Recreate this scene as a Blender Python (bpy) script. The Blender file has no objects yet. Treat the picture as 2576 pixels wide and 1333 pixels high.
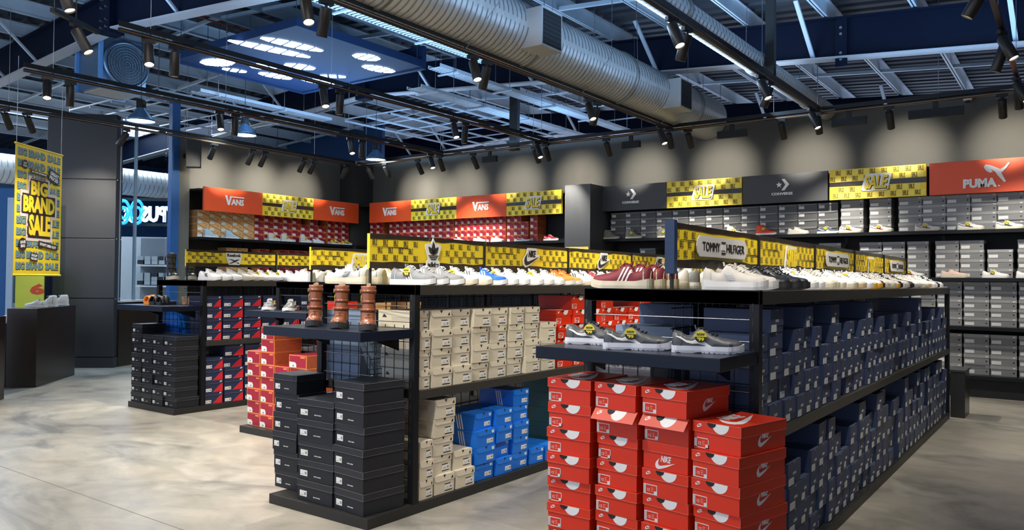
import bpy, math, random
from mathutils import Vector, Matrix
random.seed(11)
S = bpy.context.scene
COL = S.collection
PI = math.pi

# ---------------------------------------------------------------- camera, world, exposure
CAM_ROWS = [[0.8083151440586984, -0.0031598096146885947, -0.5887415761508309],
            [0.5886624086340198, 0.021591786549696443, 0.8080905663443837],
            [0.01015857010410646, -0.999761876827073, 0.01931302919401007]]
cd = bpy.data.cameras.new('camera'); cam = bpy.data.objects.new('camera', cd); COL.objects.link(cam)
r_ = Matrix(CAM_ROWS)
mw = Matrix(((r_[0][0], -r_[0][1], -r_[0][2]), (r_[1][0], -r_[1][1], -r_[1][2]), (r_[2][0], -r_[2][1], -r_[2][2]))).to_4x4()
mw.translation = (0, 0, 1.45)
cam.matrix_world = mw
cd.sensor_width = 36; cd.lens = 1972.06 / 2576 * 36; cd.clip_start = .05; cd.clip_end = 100
S.camera = cam
W = bpy.data.worlds.new('world'); S.world = W; W.use_nodes = True
W.node_tree.nodes['Background'].inputs[0].default_value = (.36, .42, .56, 1)
W.node_tree.nodes['Background'].inputs[1].default_value = 1.1
vs = S.view_settings; vs.view_transform = 'Standard'; vs.look = 'None'; vs.gamma = 1; vs.exposure = 1.12; vs.use_curve_mapping = False

SPOT_W = 110.0       # floor track spot
WALL_W = 66.0       # wall washing spot
def area_light(name, loc, size, power, color, down=True, sy=None, rot=None):
    l = bpy.data.lights.new(name, 'AREA'); l.energy = power; l.color = color; l.size = size
    l.shape = 'RECTANGLE'; l.size_y = sy or size
    o = bpy.data.objects.new(name, l); COL.objects.link(o); o.location = loc
    o.rotation_euler = rot or ((0, 0, 0) if down else (PI, 0, 0))
    return o
# added fill: cool area lamps washing roof and duct, a warm one overhead
for i, (x, y, sx, sy) in enumerate([(-9.8, 3.4, 2.2, 3), (-6.6, 6.4, 1.8, 5), (-10.3, 8.6, 1.6, 3), (-3.85, 6.6, .7, 6), (-1.25, 7.6, 2.4, 5.5), (-7.6, 11.4, 3.6, .9), (-11, 11.4, 2.0, .9), (-2.0, 3.2, 1.4, 2.4)]):
    area_light('roof_fill_light', (x, y, 3.86), sx, 24 * (sx * sy) ** .75 / 2.4, (.33, .60, 1.0), down=False, sy=sy)
area_light('duct_fill_light', (-3.55, 6.6, 3.84), .4, 46, (.50, .72, 1.0), sy=8.0, rot=(0, PI + .75, 0))  # added strip that brightens the right side of the duct
area_light('shop_fill_light', (-4.0, 1.0, 5.0), 6.0, 120, (1.0, .93, .84), sy=5.0)

# ---------------------------------------------------------------- materials
MT = {}
def mat(name, col, rough=.5, metal=0.0, nz=0.0, scale=8.0, emit=0.0, emcol=None, bump=0.0, coat=0.0, alpha=None, stretch=None, spec=None):
    if name in MT: return MT[name]
    m = bpy.data.materials.new(name); m.use_nodes = True; nt = m.node_tree
    b = nt.nodes['Principled BSDF']; b.inputs['Roughness'].default_value = rough; b.inputs['Metallic'].default_value = metal
    c = (*col, 1); b.inputs['Base Color'].default_value = c
    if spec is not None: b.inputs['Specular IOR Level'].default_value = spec
    if coat: b.inputs['Coat Weight'].default_value = coat
    tc = nt.nodes.new('ShaderNodeTexCoord'); n = nt.nodes.new('ShaderNodeTexNoise'); n.inputs['Scale'].default_value = scale
    n.inputs['Detail'].default_value = 4
    src = tc.outputs['Object']
    if stretch:
        mp = nt.nodes.new('ShaderNodeMapping'); mp.inputs['Scale'].default_value = stretch
        nt.links.new(src, mp.inputs[0]); src = mp.outputs[0]
    nt.links.new(src, n.inputs['Vector'])
    k = nz if nz else .06
    mx = nt.nodes.new('ShaderNodeMix'); mx.data_type = 'RGBA'; mx.blend_type = 'MIX'
    mx.inputs[6].default_value = tuple(max(0, v * (1 - k)) for v in col) + (1,)
    mx.inputs[7].default_value = tuple(min(1, v * (1 + k)) for v in col) + (1,)
    nt.links.new(n.outputs['Fac'], mx.inputs[0]); nt.links.new(mx.outputs[2], b.inputs['Base Color'])
    if bump:
        bp = nt.nodes.new('ShaderNodeBump'); bp.inputs['Strength'].default_value = bump; bp.inputs['Distance'].default_value = .01
        nt.links.new(n.outputs['Fac'], bp.inputs['Height']); nt.links.new(bp.outputs[0], b.inputs['Normal'])
    if emit:
        b.inputs['Emission Color'].default_value = (*(emcol or col), 1); b.inputs['Emission Strength'].default_value = emit
    if alpha is not None:
        b.inputs['Alpha'].default_value = alpha
    MT[name] = m; return m

K = dict
black = mat('black_powder_coat', (.010, .011, .013), .38, nz=.2, scale=5, spec=.22)
blackm = mat('black_matte', (.011, .011, .012), .7)
white = mat('white_print', (.82, .82, .80), .5)
dark = mat('dark_print', (.03, .025, .022), .6)
steel = mat('bright_steel_wire', (.36, .37, .39), .35, 1.0)
grid = mat('dark_wire', (.03, .035, .045), .4, .6)
yellow = mat('yellow_card', (.90, .66, .03), .45)
yellowl = mat('light_yellow_card', (.95, .78, .10), .45)
orange_red = mat('red_header_board', (.80, .085, .018), .45, nz=.05)
charcoal = mat('charcoal_header_board', (.050, .051, .055), .5)
tape = mat('dark_brown_tape', (.030, .022, .019), .28, nz=.5, scale=14, bump=.35)
navysteel = mat('dark_navy_steel', (.0025, .0055, .018), .6, nz=.25, scale=2, spec=.15)  # on the rafters, the unlit web's shade is put into this colour
paleblue = mat('grey_galvanised_purlin', (.44, .50, .56), .55, .1, nz=.2, scale=3)
flange = mat('lit_grey_flange', (.38, .37, .38), .6, nz=.1, scale=2)  # same rafter steel; spill light on the flange put into the colour
ductm = mat('spiral_duct_zinc', (.60, .60, .59), .40, .38, nz=.16, scale=5, stretch=(1, 6, 1), bump=.15)
ductrib = mat('duct_seam', (.27, .28, .29), .5, .4)

def deck_material():
    m = mat('corrugated_roof_deck', (.009, .015, .026), .6, .0, nz=.3, scale=2); return m
deckm = deck_material()

def floor_material():
    m = bpy.data.materials.new('polished_concrete'); m.use_nodes = True; nt = m.node_tree; N = nt.nodes; Lk = nt.links
    b = N['Principled BSDF']; tc = N.new('ShaderNodeTexCoord')
    mp = N.new('ShaderNodeMapping'); mp.inputs['Scale'].default_value = (.55, .8, 1); mp.inputs['Rotation'].default_value = (0, 0, .6)
    Lk.new(tc.outputs['Object'], mp.inputs[0])
    n1 = N.new('ShaderNodeTexNoise'); n1.inputs['Scale'].default_value = 1.5; n1.inputs['Detail'].default_value = 9; n1.inputs['Roughness'].default_value = .62; n1.inputs['Distortion'].default_value = .8
    n2 = N.new('ShaderNodeTexNoise'); n2.inputs['Scale'].default_value = 4.5; n2.inputs['Detail'].default_value = 10; n2.inputs['Roughness'].default_value = .7; n2.inputs['Distortion'].default_value = 1.2
    n3 = N.new('ShaderNodeTexNoise'); n3.inputs['Scale'].default_value = 60; n3.inputs['Detail'].default_value = 4
    for n in (n1, n2, n3): Lk.new(mp.outputs[0], n.inputs['Vector'])
    r1 = N.new('ShaderNodeValToRGB'); e = r1.color_ramp.elements
    e[0].position = .34; e[0].color = (.165, .16, .147, 1); e[1].position = .62; e[1].color = (.41, .38, .325, 1)
    q = r1.color_ramp.elements.new(.47); q.color = (.345, .33, .295, 1)
    Lk.new(n1.outputs['Fac'], r1.inputs[0])
    r2 = N.new('ShaderNodeValToRGB'); e = r2.color_ramp.elements
    e[0].position = .35; e[0].color = (.60, .58, .54, 1); e[1].position = .66; e[1].color = (1.05, 1.03, 1.0, 1)
    Lk.new(n2.outputs['Fac'], r2.inputs[0])
    mx = N.new('ShaderNodeMix'); mx.data_type = 'RGBA'; mx.blend_type = 'MULTIPLY'; mx.inputs[0].default_value = .75
    Lk.new(r1.outputs[0], mx.inputs[6]); Lk.new(r2.outputs[0], mx.inputs[7]); Lk.new(mx.outputs[2], b.inputs['Base Color'])
    mr = N.new('ShaderNodeMapRange'); mr.inputs['To Min'].default_value = .22; mr.inputs['To Max'].default_value = .48
    Lk.new(n2.outputs['Fac'], mr.inputs[0]); Lk.new(mr.outputs[0], b.inputs['Roughness'])
    bp = N.new('ShaderNodeBump'); bp.inputs['Strength'].default_value = .05; Lk.new(n3.outputs['Fac'], bp.inputs['Height']); Lk.new(bp.outputs[0], b.inputs['Normal'])
    b.inputs['Specular IOR Level'].default_value = .35
    return m
floorm = floor_material()
wallm = mat('warm_grey_wall_paint', (.118, .113, .097), .75, nz=.06, scale=1.5)
glassm = mat('clear_glass', (.75, .85, .9), .02)
gb = glassm.node_tree.nodes['Principled BSDF']; gb.inputs['Transmission Weight'].default_value = 1.0; gb.inputs['IOR'].default_value = 1.02

# ---------------------------------------------------------------- mesh helpers
def idm(u, v, n): return (u, v, n)
class MB:
    def __init__(s): s.v = []; s.f = []; s.m = []; s.mats = []; s.sm = []
    def mi(s, m):
        if m not in s.mats: s.mats.append(m)
        return s.mats.index(m)
    def add(s, vs, fs, m, fn=None, smooth=False):
        b = len(s.v); i = s.mi(m)
        s.v += [fn(*p) for p in vs] if fn else [tuple(p) for p in vs]
        for f in fs: s.f.append(tuple(b + k for k in f)); s.m.append(i); s.sm.append(smooth)
        return s
    def box(s, x0, y0, z0, x1, y1, z1, m, fn=None):
        v = [(x0, y0, z0), (x1, y0, z0), (x1, y1, z0), (x0, y1, z0), (x0, y0, z1), (x1, y0, z1), (x1, y1, z1), (x0, y1, z1)]
        return s.add(v, [(0, 3, 2, 1), (4, 5, 6, 7), (0, 1, 5, 4), (1, 2, 6, 5), (2, 3, 7, 6), (3, 0, 4, 7)], m, fn)
    def prism(s, poly, n0, n1, m, fn=None, side=None):
        k = len(poly)
        a = sum(poly[i][0] * poly[(i + 1) % k][1] - poly[(i + 1) % k][0] * poly[i][1] for i in range(k))
        if a < 0: poly = poly[::-1]
        v = [(p[0], p[1], n0) for p in poly] + [(p[0], p[1], n1) for p in poly]
        s.add(v, [tuple(range(k, 2 * k)), tuple(range(k - 1, -1, -1))], m, fn)
        return s.add(v, [(i, (i + 1) % k, k + (i + 1) % k, k + i) for i in range(k)], side or m, fn)
    def tube(s, p0, p1, r, m, n=8, r1=None, caps=True, smooth=True):
        p0 = Vector(p0); p1 = Vector(p1); d = (p1 - p0); r1 = r if r1 is None else r1
        if d.length < 1e-6: return s
        q = d.normalized().to_track_quat('Z', 'Y').to_matrix()
        v = []
        for p, rr in ((p0, r), (p1, r1)):
            for i in range(n): v.append(tuple(p + q @ Vector((math.cos(2 * PI * i / n) * rr, math.sin(2 * PI * i / n) * rr, 0))))
        s.add(v, [(i, (i + 1) % n, n + (i + 1) % n, n + i) for i in range(n)], m, smooth=smooth)
        if caps: s.add(v, [tuple(range(n - 1, -1, -1)), tuple(range(n, 2 * n))], m)
        return s
    def bar(s, p0, p1, w, h, m):
        p0 = Vector(p0); p1 = Vector(p1); d = (p1 - p0).normalized()
        up = Vector((0, 0, 1)) if abs(d.z) < .95 else Vector((0, 1, 0))
        sd = d.cross(up).normalized() * w / 2; u = sd.cross(d).normalized() * h / 2
        v = [tuple(p + a * sd + b * u) for p in (p0, p1) for a, b in ((-1, -1), (1, -1), (1, 1), (-1, 1))]
        return s.add(v, [(0, 1, 2, 3), (7, 6, 5, 4), (0, 4, 5, 1), (1, 5, 6, 2), (2, 6, 7, 3), (3, 7, 4, 0)], m)
    def lathe(s, prof, m, n=24, fn=None, smooth=True):
        v = []; f = []
        for r, z in prof:
            for i in range(n): v.append((math.cos(2 * PI * i / n) * r, math.sin(2 * PI * i / n) * r, z))
        for j in range(len(prof) - 1):
            for i in range(n): f.append((j * n + i, j * n + (i + 1) % n, (j + 1) * n + (i + 1) % n, (j + 1) * n + i))
        return s.add(v, f, m, fn, smooth)
    def disc(s, cx, cy, r, n0, n1, m, fn=None, n=20, a0=0, a1=2 * PI, sx=1):
        full = abs(a1 - a0 - 2 * PI) < 1e-6
        k = n if full else n + 1
        return s.prism([(cx + math.cos(a0 + (a1 - a0) * i / n) * r * sx, cy + math.sin(a0 + (a1 - a0) * i / n) * r) for i in range(k)], n0, n1, m, fn)
    def text(s, t, cx, cy, h, n0, n1, m, fn=None, bold=0.0, shear=0.0, wfit=None, align='CENTER', outline=0.0, space=1.0, ang=0.0):
        V, F = text_geo(t, bold + outline, shear, n1 > n0, space)
        x0, x1, y0, y1 = text_box(t, bold, shear, space)
        sc = h / (y1 - y0); sx = sc if wfit is None else wfit / (x1 - x0)
        ox = (x0 + x1) / 2 if align == 'CENTER' else x0; oy = (y0 + y1) / 2
        ca, sa = math.cos(ang), math.sin(ang); out = []
        for (x, y, z) in V:
            X = (x - ox) * sx; Y = (y - oy) * sc
            out.append((cx + X * ca - Y * sa, cy + X * sa + Y * ca, n1 if z > 0 else n0))
        return s.add(out, F, m, fn)
    def build(s, name, parent=None, bevel=0, loc=None):
        me = bpy.data.meshes.new(name); me.from_pydata(s.v, [], s.f)
        for m in s.mats: me.materials.append(m)
        me.polygons.foreach_set('material_index', s.m); me.polygons.foreach_set('use_smooth', s.sm); me.update()
        o = bpy.data.objects.new(name, me); COL.objects.link(o)
        if parent: o.parent = parent
        if loc: o.location = loc
        if bevel:
            md = o.modifiers.new('bevel', 'BEVEL'); md.width = bevel; md.segments = 2; md.limit_method = 'ANGLE'
        return o

_TG = {}
def text_geo(t, off, shear, thick=True, space=1.0):
    k = (t, round(off, 4), shear, space)
    if k in _TG: return _TG[k]
    cu = bpy.data.curves.new('text_source', 'FONT'); cu.body = t; cu.offset = off; cu.shear = shear; cu.resolution_u = 2; cu.extrude = .01; cu.space_character = space
    o = bpy.data.objects.new('text_source', cu); COL.objects.link(o)
    dg = bpy.context.evaluated_depsgraph_get(); dg.update()
    me = bpy.data.meshes.new_from_object(o.evaluated_get(dg))
    V = [tuple(v.co) for v in me.vertices]; F = [tuple(p.vertices) for p in me.polygons]
    bpy.data.meshes.remove(me); bpy.data.objects.remove(o); bpy.data.curves.remove(cu)
    _TG[k] = (V, F); return _TG[k]
def text_box(t, off, shear, space=1.0):
    V, F = text_geo(t, off, shear, True, space)
    return min(v[0] for v in V), max(v[0] for v in V), min(v[1] for v in V), max(v[1] for v in V)

PIX = {'S': '111100111001111', 'A': '111101111101101', 'L': '100100100100111', 'E': '111100110100111', 'B': '110101110101110', 'I': '010010010010010', 'G': '111100101101111', 'R': '110101110101101', 'N': '101111111101101', 'D': '110101101101110'}
def pix_text(mb, t, x, y, w, h, n0, n1, m, fn):
    cw = w / (len(t) * 4 - 1)
    for i, ch in enumerate(t):
        p = PIX.get(ch)
        if not p: continue
        for r in range(5):
            c = 0
            while c < 3:
                if p[r * 3 + c] == '1':
                    e = c
                    while e < 3 and p[r * 3 + e] == '1': e += 1
                    x0 = x + (i * 4 + c) * cw; x1 = x + (i * 4 + e) * cw; y1 = y + h - r * h / 5; y0 = y1 - h / 5
                    mb.add([(x0, y0, n1), (x1, y0, n1), (x1, y1, n1), (x0, y1, n1)], [(0, 1, 2, 3)], m, fn)
                    c = e
                else: c += 1

def thing(name, label, cat, loc=(0, 0, 0), rz=0, group=None):
    o = bpy.data.objects.new(name, None); COL.objects.link(o); o.location = loc; o.rotation_euler = (0, 0, rz); o.empty_display_size = .1
    return tag(o, label, cat, group)
def tag(o, label, cat, group=None):
    o['label'] = label; o['category'] = cat
    if group: o['group'] = group
    return o
def struct(o): o['kind'] = 'structure'; return o
def dup(root, loc=None, rz=None, label=None, group=None, scale=None):
    r = root.copy(); COL.objects.link(r)
    if loc is not None: r.location = loc
    if rz is not None: r.rotation_euler = (0, 0, rz)
    if label: r['label'] = label
    if group: r['group'] = group
    if scale: r.scale = scale
    for ch in list(root.children):
        c = ch.copy(); COL.objects.link(c); c.parent = r
        for g in list(ch.children):
            d = g.copy(); COL.objects.link(d); d.parent = c
    return r
def discard(root):
    for ch in list(root.children):
        for g in list(ch.children): bpy.data.objects.remove(g)
        bpy.data.objects.remove(ch)
    bpy.data.objects.remove(root)
ORD = ['zeroth', 'first', 'second', 'third', 'fourth', 'fifth', 'sixth', 'seventh', 'eighth', 'ninth', 'tenth', 'eleventh', 'twelfth', 'thirteenth', 'fourteenth', 'fifteenth', 'sixteenth', 'seventeenth', 'eighteenth', 'nineteenth', 'twentieth', 'twenty-first', 'twenty-second', 'twenty-third', 'twenty-fourth', 'twenty-fifth', 'twenty-sixth', 'twenty-seventh', 'twenty-eighth', 'twenty-ninth', 'thirtieth', 'thirty-first', 'thirty-second', 'thirty-third', 'thirty-fourth', 'thirty-fifth', 'thirty-sixth', 'thirty-seventh', 'thirty-eighth']

# ---------------------------------------------------------------- the room
def plane_box(name, x0, y0, z0, x1, y1, z1, m): return struct(MB().box(x0, y0, z0, x1, y1, z1, m).build(name))
plane_box('floor', -24, -5, -.1, 5, 14, 0, floorm)
jm = mat('floor_joint', (.16, .15, .13), .7)
struct(MB().box(-14, 2.55, 0, 4, 2.556, .0008, jm).build('trim_floor_joint'))
plane_box('wall_back', -13.3, 12.2, 0, 4.2, 12.35, 4.02, wallm)
plane_box('wall_left', -13.3, 7.78, 0, -13.15, 12.2, 4.02, wallm)
plane_box('wall_right', 4.05, -5, 0, 4.2, 12.2, 4.6, wallm)
bb = mat('black_baseboard', (.012, .012, .013), .5)
plane_box('baseboard_back', -13.15, 12.185, 0, 4.05, 12.2, .12, bb)
plane_box('trim_corner_pier', -13.15, 11.62, 0, -12.72, 12.185, 3.98, mat('dark_corner_paint', (.035, .034, .032), .7))
plane_box('trim_blue_pillar', -13.04, 7.57, 0, -12.93, 7.72, 4.6, mat('blue_painted_pillar', (.012, .085, .26), .5))
plane_box('trim_wall_end', -13.14, 7.73, 0, -12.95, 7.93, 4.0, wallm)

# roof: ridge at RX, falling both ways; rafters at three frame lines
RX, RZ = -11.13, 4.93
def roof_z(x): return RZ - (.0745 * (x - RX) if x > RX else .062 * (RX - x))
def make_deck():
    mb = MB(); y = -4.0; pitch = .26; prof = []
    while y < 20:
        prof += [(y, 0), (y + .10, 0), (y + .13, .045), (y + .20, .045), (y + .23, 0)]; y += pitch
    for xa, xb in ((-24, RX), (RX, 5)):
        v = []; f = []
        for (yy, dz) in prof:
            v.append((xa, yy, roof_z(xa) + .78 + dz)); v.append((xb, yy, roof_z(xb) + .78 + dz))
        for i in range(len(prof) - 1): f.append((2 * i, 2 * i + 1, 2 * i + 3, 2 * i + 2))
        mb.add(v, f, deckm)
    return struct(mb.build('ceiling'))
make_deck()
def rafter(y, label):
    t = thing('roof_rafter', label, 'roof beam', (0, y, 0))
    web = MB(); fl = MB(); pl = MB()
    for xa, xb in ((-22, RX), (RX, 4.6)):
        za, zb = roof_z(xa), roof_z(xb)
        web.add([(xa, 0, za), (xb, 0, zb), (xb, 0, zb + .50), (xa, 0, za + .50)], [(0, 1, 2, 3)], navysteel)
        web.add([(xa, .02, za), (xb, .02, zb), (xb, .02, zb + .50), (xa, .02, za + .50)], [(3, 2, 1, 0)], navysteel)
        for zz, tgt in ((0, fl), (.50, web)):
            v = []
            for x, z in ((xa, za), (xb, zb)):
                for yy in (-.09, .11):
                    for q in (0, .022): v.append((x, yy, z + zz + q))
            tgt.add(v, [(0, 2, 6, 4), (1, 5, 7, 3), (0, 4, 5, 1), (2, 3, 7, 6), (0, 1, 3, 2), (4, 6, 7, 5)], flange if zz == 0 else navysteel)
    pl.box(RX - .13, -.10, RZ - .06, RX + .13, .12, RZ + .52, navysteel)
    for zz in (.02, .12, .3, .42):
        for xx in (-.07, .07): pl.tube((RX + xx, -.10, RZ + zz), (RX + xx, -.13, RZ + zz), .018, steel)
    for x in (-2.45,):
        s_ = MB(); s_.box(x - .07, -.06, roof_z(x) - .10, x + .07, -.03, roof_z(x) + .50, navysteel)
        for zz in (-.02, .06, .30, .38): s_.tube((x, -.06, roof_z(x) + zz), (x, -.085, roof_z(x) + zz), .018, steel)
        s_.build('bolted_splice_plate', t)
    web.build('web', t); fl.build('bottom_flange', t); pl.build('bolted_ridge_plate', t)
    for x in (-14.6, -13.4, -9.4, -7.2, -5.0, -2.8, -.6, 1.6):
        br = MB(); br.bar((x, -.02, roof_z(x) + .04), (x - .05, -.62, roof_z(x) + .62), .05, .03, paleblue); br.build('fly_brace', t)
    return t
rafter(5.57, 'nearest navy roof rafter, pale flange rising to bolted plate at upper left')
rafter(10.4, 'middle navy roof rafter with pale flange crossing above the blue lit ceiling panel')
rafter(15.42, 'farthest navy roof rafter seen just above the back wall')
k = 0
xs = [-21 + i * 1.02 for i in range(26)]
for i, x in enumerate(xs):
    z = roof_z(x) + .54
    lb = 'pale galvanised purlin under the roof deck, %s from the left gable' % ORD[i + 1]
    mb = MB()
    mb.box(x - .03, -4, z, x + .03, 19, z + .012, paleblue); mb.box(x - .006, -4, z, x + .006, 19, z + .21, paleblue); mb.box(x - .006, -4, z + .20, x + .05, 19, z + .212, paleblue)
    tag(mb.build('roof_purlin'), lb, 'purlin', 'purlins under the roof deck')
for i, y in enumerate((2.2, 3.9, 7.1, 8.8, 12.0, 13.6)):
    mb = MB()
    for xa, xb in ((-22, RX), (RX, 4.6)):
        mb.bar((xa, y, roof_z(xa) + .57), (xb, y, roof_z(xb) + .57), .05, .05, paleblue)
    tag(mb.build('bridging_bar'), 'pale bridging bar across the purlins, %s row from the entrance side' % ORD[i + 1], 'roof bar', 'bridging bars across the purlins')
# lattice of light suspended rails in the left and centre bays
def rails(name, x0, x1, nx, y0, y1, ny, z, label):
    mb = MB()
    for i in range(nx):
        x = x0 + (x1 - x0) * i / (nx - 1); mb.bar((x, y0, z), (x, y1, z), .03, .03, paleblue)
    for j in range(ny):
        y = y0 + (y1 - y0) * j / (ny - 1); mb.bar((x0, y, z + .03), (x1, y, z + .03), .025, .02, paleblue)
    for x in (x0, x1):
        for y in (y0, y1): mb.tube((x, y, z), (x, y, z + 1.0), .006, steel, 5)
    tag(mb.build(name), label, 'ceiling rails')
rails('suspended_rail_grid', -15.5, -12.4, 5, 7.0, 10.0, 6, 4.55, 'pale suspended rail grid in the roof above the storefront column')
rails('suspended_rail_grid', -12.0, -8.75, 6, 10.7, 14.4, 6, 4.62, 'pale suspended rail grid in the roof beyond the middle rafter')
rails('suspended_rail_grid', -7.6, -5.6, 3, 10.8, 14.4, 4, 4.5, 'small pale rail grid in the roof just left of the duct')
# perforated cable trays along Y
def tray(x, w, y0, y1, z, label):
    mb = MB()
    for s in (-1, 1): mb.box(x + s * w / 2 - .006, y0, z, x + s * w / 2 + .006, y1, z + .05, paleblue)
    y = y0
    while y < y1:
        mb.box(x - w / 2, y, z, x + w / 2, y + .035, z + .006, paleblue); y += .06
    for xx in (-.5, .5):
        mb.box(x + xx * .0 - w / 2, y0, z + .001, x - w / 2 + .03, y1, z + .007, paleblue)
    y = y0 + .3
    while y < y1:
        for s in (-1, 1): mb.tube((x + s * (w / 2 + .03), y, z - .02), (x + s * (w / 2 + .03), y, roof_z(x) + .7), .005, steel, 5)
        mb.bar((x - w / 2 - .08, y, z - .02), (x + w / 2 + .08, y, z - .02), .03, .02, paleblue); y += 1.3
    tag(mb.build('cable_tray'), label, 'cable tray', 'ladder cable trays under the roof')
tray(-6.35, .34, 1.5, 8.2, 4.35, 'wide pale cable tray left of the silver duct near the rafter')
tray(-7.36, .22, 8.2, 14, 4.42, 'pale cable tray passing under the middle rafter left of the duct')
tray(-8.5, .30, 9.0, 14, 4.45, 'pale cable tray second left of the duct beyond the middle rafter')
tray(-11.47, .26, 7.1, 9.8, 4.4, 'pale cable tray beyond the square extractor unit at left')
# sprinkler pipes
for i, (x, y0, y1, z) in enumerate([(-10.35, 1.5, 9.6, 5.22)]):
    mb = MB(); mb.tube((x, y0, z), (x, y1, z), .014, mat('orange_sprinkler_pipe', (.30, .06, .03), .5), 8)
    y = y0 + .8
    while y < y1: mb.tube((x, y, z), (x, y, z - .10), .010, steel, 6); mb.tube((x, y, z - .10), (x, y, z - .105), .02, steel, 8); mb.tube((x, y + .4, z), (x, y + .4, z + .3), .004, steel, 5); y += 2.3
    tag(mb.build('sprinkler_pipe'), 'thin red brown sprinkler pipe in the roof left of the blue panel', 'pipe')

# big spiral duct with outlets
def spiral_duct(x, z, r, y0, y1, name, label, rib, outlets=()):
    t = thing(name, label, 'duct', (x, 0, z))
    mb = MB(); mb.tube((0, y0, 0), (0, y1, 0), r, ductm, 48, caps=True); mb.build('pipe', t)
    mb = MB(); y = y0
    while y < y1:
        n = 40; v = []
        for q in (0, .012):
            for i in range(n): v.append((math.cos(2 * PI * i / n) * (r + .004), y + q + .05 * i / n, math.sin(2 * PI * i / n) * (r + .004)))
        mb.add(v, [(i, (i + 1) % n, n + (i + 1) % n, n + i) for i in range(n - 1)], ductrib, smooth=True); y += rib
    o = mb.build('spiral_seam', t)
    for y in [y0 + 1.4 + 2.15 * i for i in range(int((y1 - y0) / 2.15))]:
        mb = MB(); mb.lathe([(r + .002, -.03), (r + .016, -.03), (r + .016, .03), (r + .002, .03)], mat('duct_band', (.34, .34, .33), .5, .8), 48, fn=lambda a, b, c, y=y: (a, y + c, b))
        for s in (-1, 1): mb.tube((s * r, y, 0), (s * r * .9, y, 1.1 if r > .2 else .7), .004, steel, 5)
        mb.build('hanger_band', t)
    for y in outlets:
        mb = MB(); mb.box(0, y - .19, -.16 * r - .20, r + .16, y + .19, -.16 * r + .20, ductm)
        ob = mb.build('side_outlet', t)
        mg = MB(); mg.box(r + .161, y - .17, -.16 * r - .18, r + .165, y + .17, -.16 * r + .18, blackm)
        for q in range(8): mg.bar((r + .168, y - .16, -.16 * r - .16 + q * .045), (r + .168, y + .16, -.16 * r - .16 + q * .045), .004, .012, grid)
        mg.build('louvre', ob)
    return t
spiral_duct(-4.93, 4.10, .335, -1.0, 12.1, 'air_duct', 'large silver spiral air duct running diagonally to the back wall', .075, outlets=(6.75, 10.15))
spiral_duct(-3.07, 4.00, .125, -1.0, 12.1, 'air_duct', 'slim silver spiral pipe above the right hand lighting track', .09)

# blue lit ceiling panel with projected light shapes built as glowing pieces
def ceiling_panel():
    t = thing('ceiling_panel', 'smooth blue suspended ceiling panel with glowing projected light shapes', 'ceiling panel', (-9.65, 7.65, 4.72))
    pm = mat('blue_painted_soffit', (.012, .034, .095), .55, nz=.1, scale=1, spec=.25)
    mb = MB(); mb.box(-1.42, -1.15, 0, 1.42, 1.25, .12, pm); mb.box(-1.42, 1.25, -.02, 1.42, 1.33, .34, pm); mb.box(-1.5, -1.15, -.02, -1.42, 1.33, .34, pm)
    mb.build('soffit_board', t)
    gm = mat('projected_light_glow', (.75, .88, 1), .5, emit=2.6, emcol=(.60, .80, 1.0))
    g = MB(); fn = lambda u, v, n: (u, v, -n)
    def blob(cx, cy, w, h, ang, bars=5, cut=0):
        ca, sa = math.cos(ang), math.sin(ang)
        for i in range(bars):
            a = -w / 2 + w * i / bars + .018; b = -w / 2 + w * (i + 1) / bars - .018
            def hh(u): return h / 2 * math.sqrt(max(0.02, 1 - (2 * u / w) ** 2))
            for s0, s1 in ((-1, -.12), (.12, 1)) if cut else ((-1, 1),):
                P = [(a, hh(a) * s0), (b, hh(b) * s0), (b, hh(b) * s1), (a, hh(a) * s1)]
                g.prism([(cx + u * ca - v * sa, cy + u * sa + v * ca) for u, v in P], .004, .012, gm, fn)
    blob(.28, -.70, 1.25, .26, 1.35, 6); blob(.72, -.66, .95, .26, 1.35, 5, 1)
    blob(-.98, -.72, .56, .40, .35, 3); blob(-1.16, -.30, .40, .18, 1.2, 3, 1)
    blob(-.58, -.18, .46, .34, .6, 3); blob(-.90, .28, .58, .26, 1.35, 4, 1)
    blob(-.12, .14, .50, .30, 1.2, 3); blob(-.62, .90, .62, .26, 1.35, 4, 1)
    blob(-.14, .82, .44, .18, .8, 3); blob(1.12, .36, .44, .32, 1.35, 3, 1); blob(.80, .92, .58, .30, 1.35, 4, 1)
    g.build('projected_light_shape', t)
    r = MB()
    for x in (-1.35, 1.35):
        for y in (-1.1, 1.2): r.tube((x, y, .12), (x, y, .9), .005, steel, 5)
    r.build('hanging_rod', t)
ceiling_panel()

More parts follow.
